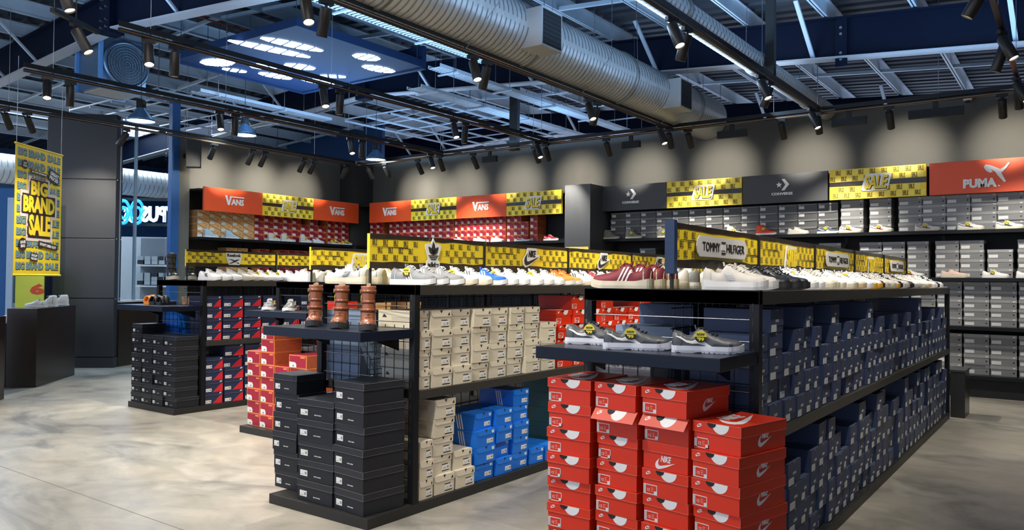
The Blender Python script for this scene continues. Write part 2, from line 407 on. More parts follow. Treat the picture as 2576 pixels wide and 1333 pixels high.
# extractor unit
def extractor():
    t = thing('extractor_unit', 'square galvanised extractor unit with round fan grille near the column', 'ventilation unit', (-12.44, 5.74, 4.22)); t.scale = (.86, .86, .86)
    gm = mat('galvanised_sheet', (.20, .30, .42), .3, .75, nz=.2, scale=2); cm = mat('cream_underside', (.55, .52, .47), .6)
    mb = MB(); mb.box(0, 0, .05, .8, .8, .95, gm); mb.box(-.03, -.03, .93, .83, .83, .97, gm); mb.build('casing', t)
    mb = MB(); mb.box(.06, .06, .04, .74, .74, .05, cm); mb.box(-.03, -.03, .03, .05, .83, .06, gm); mb.box(.75, -.03, .03, .83, .83, .06, gm); mb.build('base_tray', t)
    fx = lambda a, b, c: (.80 + c, .42 + a, .50 + b)
    mb = MB(); mb.lathe([(.41, 0), (.41, .07), (.37, .09), (.35, .04), (.35, 0)], gm, 40, fn=fx)
    mb.add([(math.cos(2 * PI * i / 40) * .35, math.sin(2 * PI * i / 40) * .35, .01) for i in range(40)], [tuple(range(40))], mat('fan_dark', (.03, .06, .10), .5), fn=fx)
    ring = mb.build('fan_ring', t)
    g = MB()
    wire = mat('grille_wire', (.30, .42, .52), .4, .5)
    for i in range(-16, 17):
        q = i * .021; hh = math.sqrt(max(0, .35 ** 2 - q * q))
        g.bar(fx(q, -hh, .075), fx(q, hh, .075), .004, .004, wire)
    for i in range(1, 8): g.lathe([(i * .047, .078), (i * .047 + .005, .078), (i * .047 + .005, .083), (i * .047, .078)], wire, 36, fn=fx)
    g.build('fan_grille', ring)
    r = MB()
    for x, y in ((0, 0), (.8, 0), (0, .8), (.8, .8)): r.tube((x, y, .97), (x, y, 1.7), .008, steel, 5)
    for x, y in ((-.02, -.02), (.82, -.02)): r.box(x - .03, y - .03, .05, x + .03, y + .03, .95, mat('blue_edge_strip', (.12, .3, .6), .4))
    r.build('hanging_frame', t)
extractor()
for x, y, w, lb in ((-2.885, 8.95, .10, 'black vertical steel post dropping past the slim silver pipe'), (-8.10, 11.15, .17, 'black vertical steel post dropping to the back wall near picture centre')):
    m = MB(); m.box(-w / 2, -.04, 3.76, w / 2, .04, roof_z(x) + .765, blackm); m.box(-w / 2, -.07, 3.74, w / 2, .07, 3.76, blackm)
    o = tag(m.build('drop_post'), lb, 'steel post'); o.location = (x, y, 0); o.rotation_euler = (0, 0, 0)
# high bay pendants
def pendant(loc, label):
    t = thing('high_bay_lamp', label, 'pendant lamp', loc, group='high bay pendant lamps')
    sm = mat('blue_grey_lamp_shade', (.10, .22, .38), .35, .5)
    mb = MB(); mb.lathe([(.05, .20), (.07, .16), (.17, .05), (.20, .0), (.19, .0), (.16, .05), (.06, .15), (.0, .16)], sm, 28); mb.build('lamp_shade', t)
    mb = MB(); mb.lathe([(0, .30), (.055, .30), (.06, .20), (0, .20)], blackm, 16)
    for i in range(8): a = i * PI / 4; mb.bar((math.cos(a) * .05, math.sin(a) * .05, .19), (math.cos(a) * .05, math.sin(a) * .05, .29), .01, .03, blackm)
    mb.build('heat_sink', t)
    mb = MB(); mb.lathe([(0, .015), (.185, .012), (.185, .02), (0, .03)], mat('cool_lamp_glow', (.8, .93, 1), .5, emit=14, emcol=(.7, .88, 1)), 24); mb.build('diffuser', t)
    mb = MB(); mb.tube((0, 0, .30), (0, 0, 1.9), .005, blackm, 5); mb.build('cord', t)
    l = bpy.data.lights.new('high_bay_bulb', 'SPOT'); l.energy = 60; l.color = (.55, .78, 1); l.spot_size = 2.4; l.spot_blend = .8; l.shadow_soft_size = .1
    o = bpy.data.objects.new('high_bay_bulb', l); COL.objects.link(o); o.parent = t; o.location = (0, 0, -.02)
pendant((-10.68, 5.78, 3.62), 'high bay pendant lamp with blue grey shade beside the extractor unit')
pendant((-10.93, 10.54, 3.72), 'high bay pendant lamp with blue grey shade near the far corner')
pendant((-11.23, 7.85, 3.80), 'high bay pendant lamp glowing blue above the red header signs')

# ---------------------------------------------------------------- track lighting
trackm = mat('black_track', (.012, .011, .010), .35, .3)
bronze = mat('dark_bronze_lamp_body', (.030, .026, .022), .38, .35)
copper = mat('copper_track_contact', (.45, .20, .07), .3, .8)
lampglow = mat('warm_lamp_glow', (1, .93, .8), .5, emit=26, emcol=(1, .90, .74))
TZ = 3.70
def track(name, p0, p1, label, rods=2.2, spread=0):
    p0 = Vector(p0); p1 = Vector(p1); t = thing(name, label, 'lighting track', p0)
    d = p1 - p0; L = d.length; u = d.normalized(); sd = Vector((-u.y, u.x, 0))
    mb = MB(); mb.bar((0, 0, 0), d, .036, .034, trackm); mb.bar(Vector((0, 0, .06)), d + Vector((0, 0, .06)), .012, .05, trackm); mb.build('rail', t)
    mb = MB(); mb.bar(sd * .020 + Vector((0, 0, -.004)), d + sd * .020 + Vector((0, 0, -.004)), .003, .008, copper); mb.bar(-sd * .020 + Vector((0, 0, -.004)), d - sd * .020 + Vector((0, 0, -.004)), .003, .008, copper); mb.build('contact_strip', t)
    q = .3
    while q < L:
        c = u * q; mb = MB()
        if spread:
            for s in (-1, 1): mb.tube(c, c + sd * s * spread + Vector((0, 0, .40)), .0035, steel, 5); mb.tube(c + sd * s * spread + Vector((0, 0, .40)), c + sd * s * spread + Vector((0, 0, 1.3)), .0035, steel, 5)
        else: mb.tube(c, c + Vector((0, 0, 1.35)), .0035, steel, 5)
        mb.tube(c + Vector((0, 0, .02)), c + Vector((0, 0, .05)), .008, trackm, 6); mb.build('suspension_rod', t); q += rods
    return t
XT = {'near': -4.9, 'second': -7.1, 'third': -9.38}
track('lighting_track', (-4.9, 1.2, TZ), (-4.9, 10.72, TZ), 'black lighting track beneath the large silver duct', spread=.42)
track('lighting_track', (-7.1, 3.62, TZ), (-7.1, 10.72, TZ), 'black lighting track in front of the blue ceiling panel')
track('lighting_track', (-9.38, 3.75, TZ), (-9.38, 10.72, TZ), 'black lighting track crossing in front of the extractor unit')
track('lighting_track', (-2.8, 1.5, TZ), (-2.8, 10.72, TZ), 'black lighting track beneath the slim silver pipe')
track('lighting_track', (-.57, 3.0, TZ), (-.57, 10.72, TZ), 'black lighting track at the upper right corner of the view')
track('lighting_track', (-11.72, 10.75, TZ), (3.0, 10.75, TZ), 'long black lighting track parallel to the back wall', rods=2.0)
track('lighting_track', (-11.7, 4.2, TZ), (-11.7, 10.72, TZ), 'black lighting track in front of the red headed left wall', rods=2.6)

def make_spot(lit):
    t = thing('track_spotlight', 'x', 'spotlight')
    mb = MB(); mb.box(-.02, -.06, -.035, .02, .06, .0, trackm); mb.tube((0, 0, -.035), (0, 0, -.075), .012, trackm, 8); mb.build('adapter', t)
    a = .0
    b = MB(); b.lathe([(.0, .0), (.043, .0), (.046, -.006), (.046, -.225), (.043, -.232), (.040, -.232), (.040, -.205)], bronze, 24); body = b.build('lamp_body', t, loc=(0, 0, -.06))
    g = MB(); g.lathe([(0, -.214), (.040, -.214)], lampglow if lit else mat('unlit_reflector', (.25, .24, .22), .4), 20); g.build('lens', body)
    return t
SPOTP = make_spot(True)
def spot(x, y, tilt, az, label, power, size=.95, color=(1, .93, .81), z=TZ - .02, light=True, group=None, extra=0, blend=.75):
    """tilt from vertical towards azimuth az (world angle)"""
    t = dup(SPOTP, (x, y, z), az, label, group)
    body = [c for c in t.children if c.name.startswith('lamp_body')][0]
    body.rotation_euler = (0, -tilt, 0)
    if light:
        l = bpy.data.lights.new('spot_bulb', 'SPOT'); l.energy = power; l.color = color; l.spot_size = size; l.spot_blend = blend; l.shadow_soft_size = .035
        o = bpy.data.objects.new('spot_bulb', l); COL.objects.link(o); o.parent = body; o.location = (0, 0, -.24); o.rotation_euler = (0, -extra, 0)
    return t
R = math.radians
floor_spots = [(-4.9, 3.95, 4.16, 'nearest pair under the silver duct'), (-4.9, 6.03, 6.26, 'second pair under the silver duct'), (-4.9, 8.28, 8.50, 'third pair under the silver duct'), (-4.9, 10.30, 10.58, 'far pair under the silver duct'),
               (-7.1, 3.90, 4.17, 'pair nearest the column on the second track'), (-7.1, 6.0, 6.26, 'second pair on the track before the blue panel'), (-7.1, 8.32, 8.58, 'third pair on the track before the blue panel'), (-7.1, 10.40, 10.64, 'far pair on the track before the blue panel'),
               (-9.38, 3.99, 4.24, 'pair at the near end of the extractor track'), (-9.38, 6.16, 6.40, 'second pair on the extractor track'), (-9.38, 8.49, 8.74, 'third pair on the extractor track'), (-9.38, 10.38, 10.62, 'far pair on the extractor track'),
               (-2.8, 6.10, 6.42, 'nearest pair under the slim silver pipe'), (-2.8, 8.36, 8.66, 'second pair under the slim silver pipe'), (-2.8, 10.3, 10.58, 'far pair under the slim silver pipe'),
               (-.57, 8.05, 8.35, 'pair at the upper right corner of the view'), (-.57, 9.95, 10.25, 'lower pair at the right edge of the view')]
for i, (x, y0, y1, w) in enumerate(floor_spots):
    spot(x, y0, R(26), R(-22), 'black track spotlight tilted toward the viewer, %s' % w, SPOT_W, size=1.25)
    spot(x, y1, R(30 if y1 > 10 else (20 if x > -6 else 5)), R(90 if y1 > 10 else 165), 'black track spotlight seen side on, %s' % w, SPOT_W, size=1.25)
# unseen camera-side spots added to light the near floor and the near ends of the racks (outside the frame, on the same tracks)
for i, (x, y, tl, az) in enumerate(((-2.8, 1.6, 44, 76), (-2.8, 2.3, 34, 100), (-4.9, 1.5, 46, 72), (-4.9, 2.2, 38, 92), (-.57, 3.3, 34, 140), (-.57, 5.0, 34, 165), (-.57, 6.6, 30, 180), (-4.9, 2.9, 20, -90))):
    spot(x, y, R(tl), R(az), 'added unseen track spotlight nearer than the view, %s' % ORD[i + 1], SPOT_W * (.8 if i < 4 else .6), size=1.3, group='added spotlights nearer than the view')
for i, (x, a) in enumerate([(-11.37, 96), (-10.9, 84), (-10.04, 80), (-8.71, 80), (-7.39, 84), (-6.03, 78), (-4.67, 86), (-3.32, 90), (-1.97, 92), (-.76, 90), (.6, 90)]):
    spot(x, 10.75, R(36), R(90), 'dark track spotlight washing the back wall, %s from the room corner' % ORD[i + 1], WALL_W, size=1.0, extra=R(46), blend=1)
for i, y in enumerate((4.45, 4.73, 6.12, 7.60, 8.34, 8.60, 9.46, 9.70, 10.50)):
    spot(-11.7, y, R(36), R(180 if i > 2 else (126 if i < 2 else -150)), 'dark track spotlight on the left wall track, %s from the entrance' % ORD[i + 1], WALL_W * (.25 if i == 3 else .55 if i in (2, 5, 7) else 1), size=1.0, extra=R(46) if i > 2 else (R(18) if i < 2 else 0), blend=1)
# two larger spotlights at the upper left with their own short drop tracks
for (x, y, z, tl, lb) in ((-6.62, 2.9, 3.84, 22, 'black spotlight in the top left corner of the view, nearest of two'), (-7.0, 3.2, 3.62, 32, 'black spotlight below the top left corner, tilted right')):
    m = MB()
    t = spot(x, y, R(tl), R(30), lb, 30, z=z)
    m.tube((0, 0, 0), (0, 0, 1.3), .006, trackm, 6); m.box(-.02, -.3, 0, .02, .3, .035, trackm); m.build('drop_rail', t)
discard(SPOTP)
for (x, w, lb) in ((-8.34, .30, 'short'), (-4.01, .42, 'centre right'), (-1.45, .60, 'long right hand'), (-2.45, .42, 'slim'), (-5.6, .3, 'centre')):
    t = thing('linear_fixture', '%s black linear emergency fixture hung below the back wall track' % lb, 'light fixture', (x, 10.73, 3.50))
    MB().box(-w / 2, 0, 0, w / 2, .06, .10, blackm).build('housing', t)
    MB().box(-.03, .01, .10, .03, .04, .186, trackm).build('bracket', t)
t = thing('security_camera', 'small white security camera high on the back wall at right', 'camera', (-1.25, 12.1, 3.93))
MB().lathe([(0, 0), (.05, .0), (.06, .03), (.06, .06), (0, .06)], white, 20).build('camera_base', t)
MB().lathe([(0, -.03), (.025, -.025), (.035, 0)], dark, 16).build('lens_dome', t)
# loudspeaker
t = thing('loudspeaker', 'large dark loudspeaker on an angled bracket above the left wall shelves', 'speaker', (-12.55, 7.80, 3.36), R(-35)); t.scale = (.8, .8, .8)
MB().prism([(-.17, -.2), (.17, -.2), (.13, .1), (-.13, .1)], 0, .58, mat('speaker_cabinet', (.016, .015, .014), .55), fn=lambda a, b, c: (a, b, c + .04 * (b + .2))).build('cabinet', t, bevel=.012)
MB().prism([(-.15, 0), (.15, 0), (.15, .5), (-.15, .5)], .2, .208, mat('speaker_cloth', (.022, .020, .018), .8), fn=lambda a, b, n: (a, -n, b + .04)).build('grille', t)
m = MB(); m.bar((-.05, .02, .3), (-.60, -.40, .3), .06, .1, blackm); m.prism([(-.50, -.52), (-.68, -.28), (-.70, -.30), (-.52, -.54)], .1, .5, blackm); m.build('bracket', t)

# ---------------------------------------------------------------- sign boards
def sale_pattern(mb, x0, x1, z0, z1, rows, pitch, fn, m, n=.003, phase=0.0, skip=None, ratio=.40, th=.55):
    rh = (z1 - z0) / rows
    for r in range(rows):
        zc = z0 + r * rh; k = 0; x = x0 + ((r + 0) % 2) * pitch / 2 + phase
        while x + pitch * ratio < x1:
            if not (skip and any(a < x + pitch * ratio and x < b and c < zc + rh * .8 and zc + rh * .2 < d for a, b, c, d in skip)):
                if pitch > .12: mb.add([(x + pitch * .48, zc, n * .5), (min(x1, x + pitch * .92), zc, n * .5), (min(x1, x + pitch * .92), zc + rh * .96, n * .5), (x + pitch * .48, zc + rh * .96, n * .5)], [(0, 1, 2, 3)], yellowl, fn)
                pix_text(mb, 'SALE', x, zc + rh * (1 - th) / 2, pitch * ratio, rh * th, 0, n, m, fn)
            x += pitch
def blob_outline(mb, cx, cy, w, h, n0, n1, m, fn, sk=.0):
    P = [(-.5, -.42), (-.42, -.5), (.40, -.5), (.47, -.42), (.5, .40), (.44, .5), (-.36, .5), (-.44, .42), (-.46, .1)]
    mb.prism([(cx + (a + sk * b) * w, cy + b * h) for a, b in P], n0, n1, m, fn)
def logo_sale(mb, cx, cy, h, fn, n):
    w = h * 1.62
    blob_outline(mb, cx, cy, w * 1.18, h * 1.26, n, n + .008, white, fn, .12)
    mb.text('SALE', cx + h * .045, cy - h * .05, h, n + .008, n + .012, dark, fn, bold=.035, shear=.25, wfit=w)
    mb.text('SALE', cx, cy, h, n + .012, n + .018, yellow, fn, bold=.035, shear=.25, wfit=w)
def swoosh(mb, cx, cy, w, n0, n1, m, fn):
    up = [(-.5, .05), (-.46, -.12), (-.36, -.22), (-.2, -.2), (.1, -.08), (.5, .16)]
    lo = [(.1, .0), (-.15, -.09), (-.27, -.10), (-.33, -.04), (-.33, .08), (-.28, .22), (-.42, .16)]
    P = [(-.28, .24), (-.40, .14), (-.49, .0), (-.48, -.14), (-.38, -.22), (-.22, -.20), (.08, -.09), (.5, .12), (.08, .0), (-.18, -.07), (-.29, -.07), (-.34, .0), (-.33, .12)]
    # split into convex-ish quads so that the fill is clean
    O = [(-.28, .24), (-.44, .08), (-.49, -.04), (-.46, -.17), (-.36, -.23), (-.20, -.195), (.08, -.085), (.5, .13)]
    I = [(-.28, .24), (-.335, .10), (-.345, .02), (-.325, -.045), (-.27, -.075), (-.16, -.06), (.08, .005), (.5, .13)]
    for i in range(7):
        q = [O[i], O[i + 1], I[i + 1], I[i]]
        if i == 0: q = [O[0], O[1], I[1]]
        if i == 6: q = [O[6], O[7], I[6]]
        mb.prism([(cx + a * w, cy + b * w) for a, b in q], n0, n1, m, fn)
def logo_nike(mb, cx, cy, w, n0, n1, m, fn, back=None):
    if back:
        blobp = [(-.56, -.02), (-.54, -.22), (-.40, -.33), (-.2, -.28), (.56, .10), (.55, .2), (.40, .18), (.36, .44), (-.25, .44), (-.34, .2)]
        mb.prism([(cx + a * w, cy + b * w) for a, b in blobp], n0 - .006, n0, back, fn)
    swoosh(mb, cx, cy - .02 * w, w, n0, n1, m, fn)
    mb.text('NIKE', cx + .04 * w, cy + .21 * w, .26 * w, n0, n1, m, fn, bold=.03, shear=.3, wfit=.52 * w)
def logo_adidas(mb, cx, cy, h, n0, n1, m, fn, back=None):
    if back:
        mb.prism([(cx + a * h, cy + b * h) for a, b in [(-.30, -.52), (.30, -.52), (.34, -.46), (.34, -.24), (.24, -.18), (.38, .18), (.40, .32), (.24, .38), (.12, .36), (0, .56), (-.12, .36), (-.24, .38), (-.40, .32), (-.38, .18), (-.24, -.18), (-.34, -.24), (-.34, -.46)]], n0 - .006, n0, back, fn)
    def leaf(ang, L):
        ca, sa = math.cos(ang), math.sin(ang)
        P = [(0, 0), (.07, .12), (.085, .24), (.05, .36), (0, .46), (-.05, .36), (-.085, .24), (-.07, .12)]
        mb.prism([(cx + (u * ca - v * L * sa) * h, cy - .02 * h + (u * sa + v * L * ca) * h) for u, v in P], n0, n1, m, fn)
    leaf(0, 1.0); leaf(.72, .82); leaf(-.72, .82)
    for i, zz in enumerate((-.03, -.09, -.15)):
        w = .26 - i * .06; mb.prism([(cx - w * h, cy + zz * h), (cx + w * h, cy + zz * h), (cx + (w - .03) * h, cy + (zz - .035) * h), (cx - (w - .03) * h, cy + (zz - .035) * h)], n0, n1, m, fn)
    mb.text('adidas', cx, cy - .34 * h, .17 * h, n0, n1, m, fn, bold=.02, wfit=.55 * h)
def logo_vans(mb, cx, cy, w, fn, n0, n1, m=None):
    m = m or white; h = w * .42
    mb.prism([(cx - .5 * w, cy + h * .55), (cx - .40 * w, cy + h * .55), (cx - .30 * w, cy - h * .1), (cx - .24 * w, cy + h * .5), (cx + .5 * w, cy + h * .5), (cx + .5 * w, cy + h * .36), (cx - .16 * w, cy + h * .36), (cx - .27 * w, cy - h * .5), (cx - .34 * w, cy - h * .5)], n0, n1, m, fn)
    mb.text('ANS', cx + .16 * w, cy - h * .12, h * .68, n0, n1, m, fn, bold=.03, wfit=w * .66)
def logo_converse(mb, cx, cy, w, fn, n0, n1):
    mb.text('CONVERSE', cx, cy - .32 * w, .13 * w, n0, n1, white, fn, bold=.035, wfit=w)
    mb.prism([(cx + a * w, cy + b * w) for a, b in [(-.02, .38), (.12, .38), (.34, .11), (.12, -.16), (-.02, -.16), (.16, .11)]], n0, n1, white, fn)
    P = []
    for i in range(10):
        rr = (.15 if i % 2 == 0 else .062) * w; a = PI / 2 + i * PI / 5; P.append((cx - .14 * w + math.cos(a) * rr, cy + .11 * w + math.sin(a) * rr))
    for i in range(10): mb.prism([(cx - .14 * w, cy + .11 * w), P[i], P[(i + 1) % 10]], n0, n1, white, fn)
def logo_puma(mb, cx, cy, w, fn, n0, n1, m=None):
    m = m or white
    mb.text('PUMA', cx - .1 * w, cy - .16 * w, .24 * w, n0, n1, m, fn, bold=.06, wfit=.75 * w)
    mb.disc(cx + .32 * w, cy - .25 * w, .02 * w, n0, n1, m, fn, 10)
    J = [[(.02, .30), (.06, .36), (.16, .34), (.18, .24), (.06, .22)], [(.16, .34), (.42, .22), (.44, .12), (.30, .15), (.18, .24)], [(.42, .22), (.52, .28), (.60, .38), (.64, .36), (.56, .24), (.44, .12)],
         [(.30, .15), (.44, .12), (.50, .0), (.55, -.10), (.50, -.12), (.43, -.03), (.34, .08)], [(.06, .22), (.18, .24), (.24, .16), (.16, .14), (.10, .18)]]
    for q in J: mb.prism([(cx + (a * .92 - .03) * w, cy + (b - .05) * w) for a, b in q], n0, n1, m, fn)
def logo_reebok(mb, cx, cy, w, fn, n0, n1):
    mb.prism([(cx - .55 * w, cy + .10 * w), (cx - .55 * w, cy + .38 * w), (cx + .55 * w, cy + .38 * w), (cx + .55 * w, cy + .10 * w), (cx + .40 * w, cy - .36 * w), (cx - .35 * w, cy - .36 * w)], n0 - .006, n0, white, fn)
    mb.text('Reebok', cx, cy + .23 * w, .20 * w, n0, n1, dark, fn, bold=.02, wfit=.98 * w)
    mb.prism([(cx - .42 * w, cy - .02 * w), (cx - .10 * w, cy - .02 * w), (cx + .20 * w, cy - .16 * w), (cx + .05 * w, cy - .16 * w), (cx - .12 * w, cy - .08 * w)], n0, n1, dark, fn)
    mb.prism([(cx + .42 * w, cy - .0 * w), (cx + .15 * w, cy - .04 * w), (cx - .38 * w, cy - .30 * w), (cx - .22 * w, cy - .28 * w), (cx + .08 * w, cy - .18 * w)], n0, n1, dark, fn)
    mb.prism([(cx + .18 * w, cy - .20 * w), (cx + .34 * w, cy - .22 * w), (cx + .38 * w, cy - .28 * w), (cx + .26 * w, cy - .28 * w)], n0, n1, dark, fn)
def logo_tommy(mb, cx, cy, w, fn, n0, n1):
    gm = mat('pale_grey_plate', (.72, .71, .70), .5)
    k = 16
    mb.prism([(cx - .5 * w, cy - .08 * w), (cx + .5 * w, cy - .08 * w), (cx + .52 * w, cy), (cx + .5 * w, cy + .08 * w), (cx - .5 * w, cy + .08 * w), (cx - .52 * w, cy)], n0 - .006, n0, gm, fn)
    for i in range(k):
        mb.disc(cx - .47 * w + i * .94 * w / (k - 1), cy, .088 * w, n0 - .006, n0 - .0005, gm, fn, 10)
    mb.text('TOMMY', cx - .27 * w, cy, .072 * w, n0, n1, dark, fn, bold=-.004, wfit=.36 * w)
    mb.text('HILFIGER', cx + .27 * w, cy, .072 * w, n0, n1, dark, fn, bold=-.004, wfit=.42 * w)
    for s in (-1, 1): mb.prism([(cx - .05 * w, cy + s * .05 * w), (cx + .035 * w, cy + s * .05 * w), (cx + .035 * w, cy + s * .038 * w), (cx - .05 * w, cy + s * .038 * w)], n0, n1, dark, fn)
    mb.prism([(cx - .05 * w, cy - .02 * w), (cx + .035 * w, cy - .02 * w), (cx + .035 * w, cy + .02 * w), (cx - .05 * w, cy + .02 * w)], n0, n1, white, fn)

def panel_sign(x, y0, y1, z0, z1, kind, label, end_fin=False, lx=None):
    """sign board on top of a rack, face towards +X, running along Y"""
    L = y1 - y0; H = z1 - z0
    t = thing('sign_panel', label, 'sign', (x, y0, z0))
    fn = lambda u, v, n: (.012 + n, u, v)
    mb = MB(); mb.box(-.012, 0, 0, .012, L, H, yellow); mb.build('board', t)
    mb = MB()
    for a, b, q in ((H * .87, H, 0), (0, H * .20, 0)):
        P = []; n = 10
        for i in range(n + 1): P.append((L * i / n, b if a > .1 else a - .0))
        for i in range(n, -1, -1): P.append((L * i / n, (a if a > .1 else b) + random.uniform(-.006, .006)))
        for i in range(n):
            mb.add([(P[i][0], P[i][1], .003), (P[i + 1][0], P[i + 1][1], .003), (P[2 * n - i][0], P[2 * n - i][1], .003), (P[2 * n + 1 - i][0], P[2 * n + 1 - i][1], .003)], [(0, 1, 2, 3)], tape, fn)
    mb.build('tape_strip', t)
    mb = MB(); big = {'adidas': .13, 'nike': .14, 'sale': .15, 'reebok': .14, 'tommy': .34, 'plain': 0}[kind]
    cx = lx if lx is not None else L / 2; sk = [(cx - big, cx + big, 0, H)] if big and kind != 'tommy' else [(cx - big, cx + big, H * .3, H * .75)]
    sale_pattern(mb, .02, L - .02, H * .21, H * .86, 3, .098, fn, dark, n=.004, skip=sk if big else None, ratio=.44, th=.74)
    for zz, xa, xb in ((H * .63, .0, L * .3), (H * .42, L * .6, L)):
        mb.add([(xa, zz, .004), (xb, zz - .004, .004), (xb, zz + .004, .004), (xa, zz + .001, .004)], [(0, 1, 2, 3)], dark, fn)
    mb.build('printed_pattern', t)
    if big:
        mb = MB()
        if kind == 'adidas': logo_adidas(mb, cx, H * .47, H * .92, .02, .024, dark, fn, white)
        if kind == 'nike': logo_nike(mb, cx, H * .47, .215, .02, .024, dark, fn, white)
        if kind == 'sale': logo_sale(mb, cx, H * .45, H * .56, fn, .006)
        if kind == 'reebok': logo_reebok(mb, cx, H * .5, .19, fn, .02, .024)
        if kind == 'tommy': logo_tommy(mb, cx, H * .53, .66, fn, .02, .024)
        mb.build('logo_plate', t)
    mb = MB()
    for yy in (.02, L - .03): mb.box(-.016, yy, -(z0 - 1.4135), .0, yy + .012, H, blackm)
    mb.box(-.018, L + .001, -(z0 - 1.4135), .026, L + .016, H, blackm)
    mb.build('upright', t)
    if end_fin: MB().box(-.02, -.03, -.03, .03, .005, H + .01, mat('navy_end_fin', (.010, .030, .085), .4)).build('end_fin', t)
    return t
def header_sign(pos, rz, L, H, kind, label, off=0.0):
    t = thing('header_sign', label, 'sign', pos, rz)
    base = {'vans': orange_red, 'puma': orange_red, 'converse': charcoal, 'sale': yellow}[kind]
    fn = lambda u, v, n: (u, -n, v)
    MB().box(0, 0, 0, L, .05, H, base).build('board', t, bevel=.002)
    mb = MB()
    if kind == 'sale':
        sale_pattern(mb, .01, L - .01, H * .58, H * .99, 2, .150, fn, dark, ratio=.44, th=.70)
        sale_pattern(mb, .05, L - .01, H * .02, H * .42, 2, .150, fn, dark, ratio=.44, th=.70)
        mb.build('printed_pattern', t); mb = MB()
        mb.prism([(0, H * .44), (L, H * .42), (L, H * .60), (0, H * .58)], 0, .004, tape, fn); mb.build('tape_strip', t); mb = MB()
        logo_sale(mb, L * .5, H * .52, H * .44, fn, .006)
    elif kind == 'vans': logo_vans(mb, L * .5, H * .5, .40, fn, 0, .015)
    elif kind == 'converse': logo_converse(mb, L * .48, H * .54, .31, fn, 0, .015)
    elif kind == 'puma': logo_puma(mb, L * .5 + off, H * .48, .50, fn, 0, .015)
    mb.build('lettering', t)
HZ0, HH = 2.635, .425
for i, (y, k, lb) in enumerate(((8.0, 'vans', 'red header sign with white brand lettering at the left end of left wall'), (9.225, 'sale', 'yellow checked sale header sign between two red signs on left wall'), (10.45, 'vans', 'red header sign with white brand lettering nearest the room corner, left wall'))):
    header_sign((-12.60, y, HZ0), R(90), 1.22, HH, k, lb)
for i, (x, k, lb) in enumerate(((-12.28, 'vans', 'red header sign on the back wall nearest the room corner'), (-11.07, 'sale', 'yellow checked sale header between two red signs on back wall'), (-9.86, 'vans', 'red header sign between two yellow sale headers on back wall'), (-8.65, 'sale', 'yellow checked sale header left of the grey pillar'))):
    header_sign((x, 11.68, HZ0), 0, 1.205, HH, k, lb)
for i, (x, k, lb) in enumerate(((-6.67, 'converse', 'charcoal header sign with star and chevron beside the grey pillar'), (-5.43, 'sale', 'yellow sale header between the two charcoal star signs'), (-4.18, 'converse', 'charcoal header sign with star and chevron between yellow sale headers'), (-2.92, 'sale', 'largest looking yellow sale header, beside the red leaping cat sign'), (-1.65, 'puma', 'red header sign with white leaping cat at the right edge'))):
    header_sign((x, 11.68, HZ0), 0, 1.235 if x < -1.7 else 2.5, HH, k, lb, off=-.62 if k == 'puma' else 0)

# ---------------------------------------------------------------- wall shelving
SH = [2.165, 1.54, .91, .28]
def wall_unit(pos, rz, L, label, shelves=SH):
    t = thing('wall_shelving', label, 'shelving', pos, rz)   # local x along the wall, local -y into the room; y=0 is the wall side
    MB().box(0, -.03, 0.02, L, -.005, 3.06, blackm).build('back_panel', t)
    for z in shelves:
        MB().box(0.01, -.50, z - .045, L - .01, -.03, z, black).build('shelf', t)
    MB().box(0, -.44, 0.0, L, -.03, shelves[-1] - .05, blackm).build('plinth', t)
    n = max(2, round(L / 1.24) + 1)
    for i in range(n):
        x = .0 + (L - .04) * i / (n - 1)
        MB().box(x, -.042, .02, x + .04, -.032, 3.05, black).build('upright', t)
    MB().box(0, -.46, 3.0, L, -.03, 3.03, blackm).build('canopy', t)
    return t
wall_unit((-13.15, 7.95, 0), R(90), 3.66, 'black wall shelving along the left wall under red headers')
wall_unit((-12.70, 12.195, 0), 0, 5.45, 'black wall shelving on the back wall left of the grey pillar')
wall_unit((-6.60, 12.195, 0), 0, 7.6, 'black wall shelving on the back wall right of the grey pillar')
t = thing('pillar_cladding', 'grey boxed pillar between the wall shelving runs', 'pillar', (-7.12, 11.28, 0))
pm = mat('dark_grey_laminate', (.062, .065, .070), .45)
MB().box(0, 0, 0, .50, .90, 3.07, pm).build('casing', t, bevel=.003)
fn = lambda u, v, n: (u, -n, v)
m = MB(); m.prism([(.02, 1.45), (.47, 1.45), (.47, 2.02), (.02, 2.02)], 0, .003, yellow, fn)
for j in range(4): pix_text(m, 'BIG BRAND', .04, 1.86 - j * .14, .40, .10, 0, .005, dark, fn)
m.prism([(.24, 1.74), (.45, 1.72), (.46, 1.98), (.25, 2.0)], .004, .008, white, fn); m.prism([(.26, 1.77), (.43, 1.75), (.44, 1.95), (.27, 1.97)], .008, .010, mat('poster_blue', (.08, .25, .45), .5), fn)
m.build('sale_poster', t)

